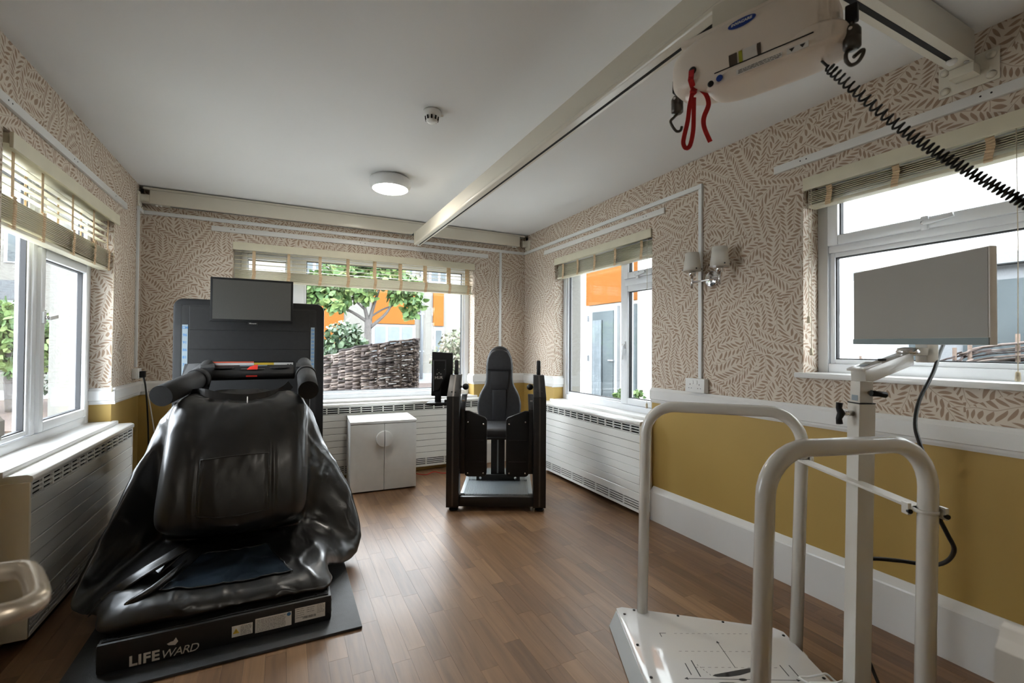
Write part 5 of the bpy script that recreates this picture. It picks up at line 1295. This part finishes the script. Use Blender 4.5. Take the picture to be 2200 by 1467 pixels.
limbs = [([(tx,ty,1.78),(tx-.35,ty,2.0),(tx-.75,ty+.1,2.2),(tx-1.2,ty,2.45)], .045), ([(tx,ty,1.8),(tx-.1,ty,2.2),(tx-.25,ty+.1,2.65),(tx-.4,ty,3.1)], .05),
         ([(tx+.03,ty,1.8),(tx+.15,ty,2.25),(tx+.3,ty,2.7),(tx+.55,ty+.2,3.2)], .05), ([(tx+.05,ty,1.65),(tx+.42,ty,2.0),(tx+.62,ty,2.35),(tx+.95,ty-.1,2.8)], .05),
         ([(tx+.05,ty,1.9),(tx+.35,ty+.1,2.1),(tx+.75,ty,2.3),(tx+1.1,ty,2.6)], .03), ([(tx-.1,ty,2.1),(tx-.4,ty-.2,2.3),(tx-.75,ty-.3,2.35)], .025)]
blobs = [((tx-1.1,ty,2.55),.42,300), ((tx-.65,ty-.2,2.75),.5,420), ((tx-.2,ty+.2,2.95),.5,420), ((tx+.35,ty-.1,3.0),.5,420), ((tx+.85,ty,2.75),.42,300), ((tx+1.1,ty-.1,2.3),.26,130), ((tx+1.0,ty,2.05),.16,50),
         ((tx-.75,ty-.3,2.25),.32,190), ((tx-1.35,ty,2.3),.28,140), ((tx+.5,ty+.2,3.5),.6,380), ((tx-.5,ty,3.5),.6,380), ((tx+.65,ty-.1,2.42),.2,70), ((tx-.1,ty-.1,2.5),.3,130)]
tree('garden_tree', 'leafy green tree behind the tall willow hurdle', (tx, ty, -.16), [((tx+.02,ty,-.157), .10), ((tx,ty,.8), .085), ((tx,ty,1.85), .075)], limbs, blobs, M['leaf'], .17, 4)
tree('shrub', 'loose green shrub left of the garden tree', (.95, 8.6, -.16), [((.95,8.6,-.16), .03), ((.93,8.6,.6), .02), ((.95,8.6,1.2), .012)], [([(.95,8.6,.6),(.75,8.6,1.0),(.6,8.6,1.4)], .012)],
     [((.95,8.6,1.42),.30,320), ((.78,8.6,1.15),.32,320), ((1.12,8.6,1.2),.26,240), ((.9,8.5,.8),.35,260)], M['leafd'], .10, 6, 'shrub')
tree('shrub', 'pale variegated shrub near the right edge of the garden window', (3.35, 9.2, -.16), [((3.35,9.2,-.157), .05), ((3.33,9.2,.4), .04), ((3.35,9.2,.9), .025)], [([(3.35,9.2,.3),(3.2,9.2,.7),(3.05,9.2,1.1)], .02), ([(3.35,9.2,.4),(3.5,9.2,.8),(3.7,9.2,1.2)], .02)],
     [((3.35,9.2,1.2),.5,800), ((3.1,9.2,.95),.4,500), ((3.6,9.2,.95),.4,500)], M['leafp'], .075, 8, 'shrub')
tree('shrub', 'light green shrub outside the narrow window', (4.1, 4.9, -.16), [((4.1,4.9,-.16), .02), ((4.1,4.9,.4), .012)], [], [((4.1,4.75,.52),.22,300), ((4.15,4.95,.35),.25,300)], M['leaf'], .07, 9, 'shrub')
# beyond the left-hand window
lx, ly = -4.75, 12.35
tree('small_tree', 'round clipped tree beyond the left-hand window', (lx, ly, -.12), [((lx+.05,ly,-.117), .12), ((lx,ly,.5), .10), ((lx,ly,1.1), .08)], [([(lx,ly,.8),(lx-.3,ly,1.2),(lx-.5,ly,1.6)], .04), ([(lx,ly,.8),(lx+.35,ly,1.2),(lx+.5,ly,1.6)], .04)],
     [((lx,ly,1.65),.55,700), ((lx-.4,ly,1.35),.5,520), ((lx+.45,ly,1.3),.48,500), ((lx+.1,ly,1.0),.5,450), ((lx+.85,ly+.2,1.25),.45,350), ((lx-.9,ly,1.4),.5,350)], M['leaf'], .16, 12)
tree('shrub', 'thin dark shrub beside the cream pillar outside the left-hand window', (-4.56, 13.5, -.117), [((-4.56,13.5,-.117), .03), ((-4.56,13.5,.9), .012)], [], [((-4.56,13.5,.85),.36,260), ((-4.62,13.5,1.35),.32,220), ((-4.5,13.5,.4),.32,160)], M['leafd'], .10, 14, 'shrub')
st = tag(MB().tube([(lx-.33, ly-.1, -.117), (lx-.33, ly-.1, .95)], .06, 8).build('tree_stake', M['stake']), 'short round stake tied beside the clipped tree', 'stake')
Sh = thing('outbuilding', 'low white outbuilding with grey roof beyond the left-hand window', 'building', (-7, 19, -.16))
part('wall', M['cream'], Sh, (-12, -2.9, 18.6, 19.0, -.16, 2.35))
part('fascia', M['joinery'], Sh, (-12.2, -2.8, 18.45, 18.6, 2.3, 2.5))
part('roof', M['slate'], Sh, (-12.2, -2.8, 18.4, 23, 2.5, 3.05))
Bl = thing('building', 'tall white house behind the left-hand outbuilding', 'building', (-13, 26, -.16))
part('wall', M['cream'], Bl, (-22, -3, 26, 26.4, -.16, 8))
bwin(Bl, [-10.2, -9.4, -8.6], 26, 4.6, 6.2, False); bwin(Bl, [-6.6, -5.8], 26, 4.6, 6.2, False)
tag(MB().box(-1.86, -1.80, 5.5, 5.62, -.16, 2.9).build('cream_pillar', M['cream'], bevel=.01), 'cream rendered pillar outside the left-hand window', 'pillar')
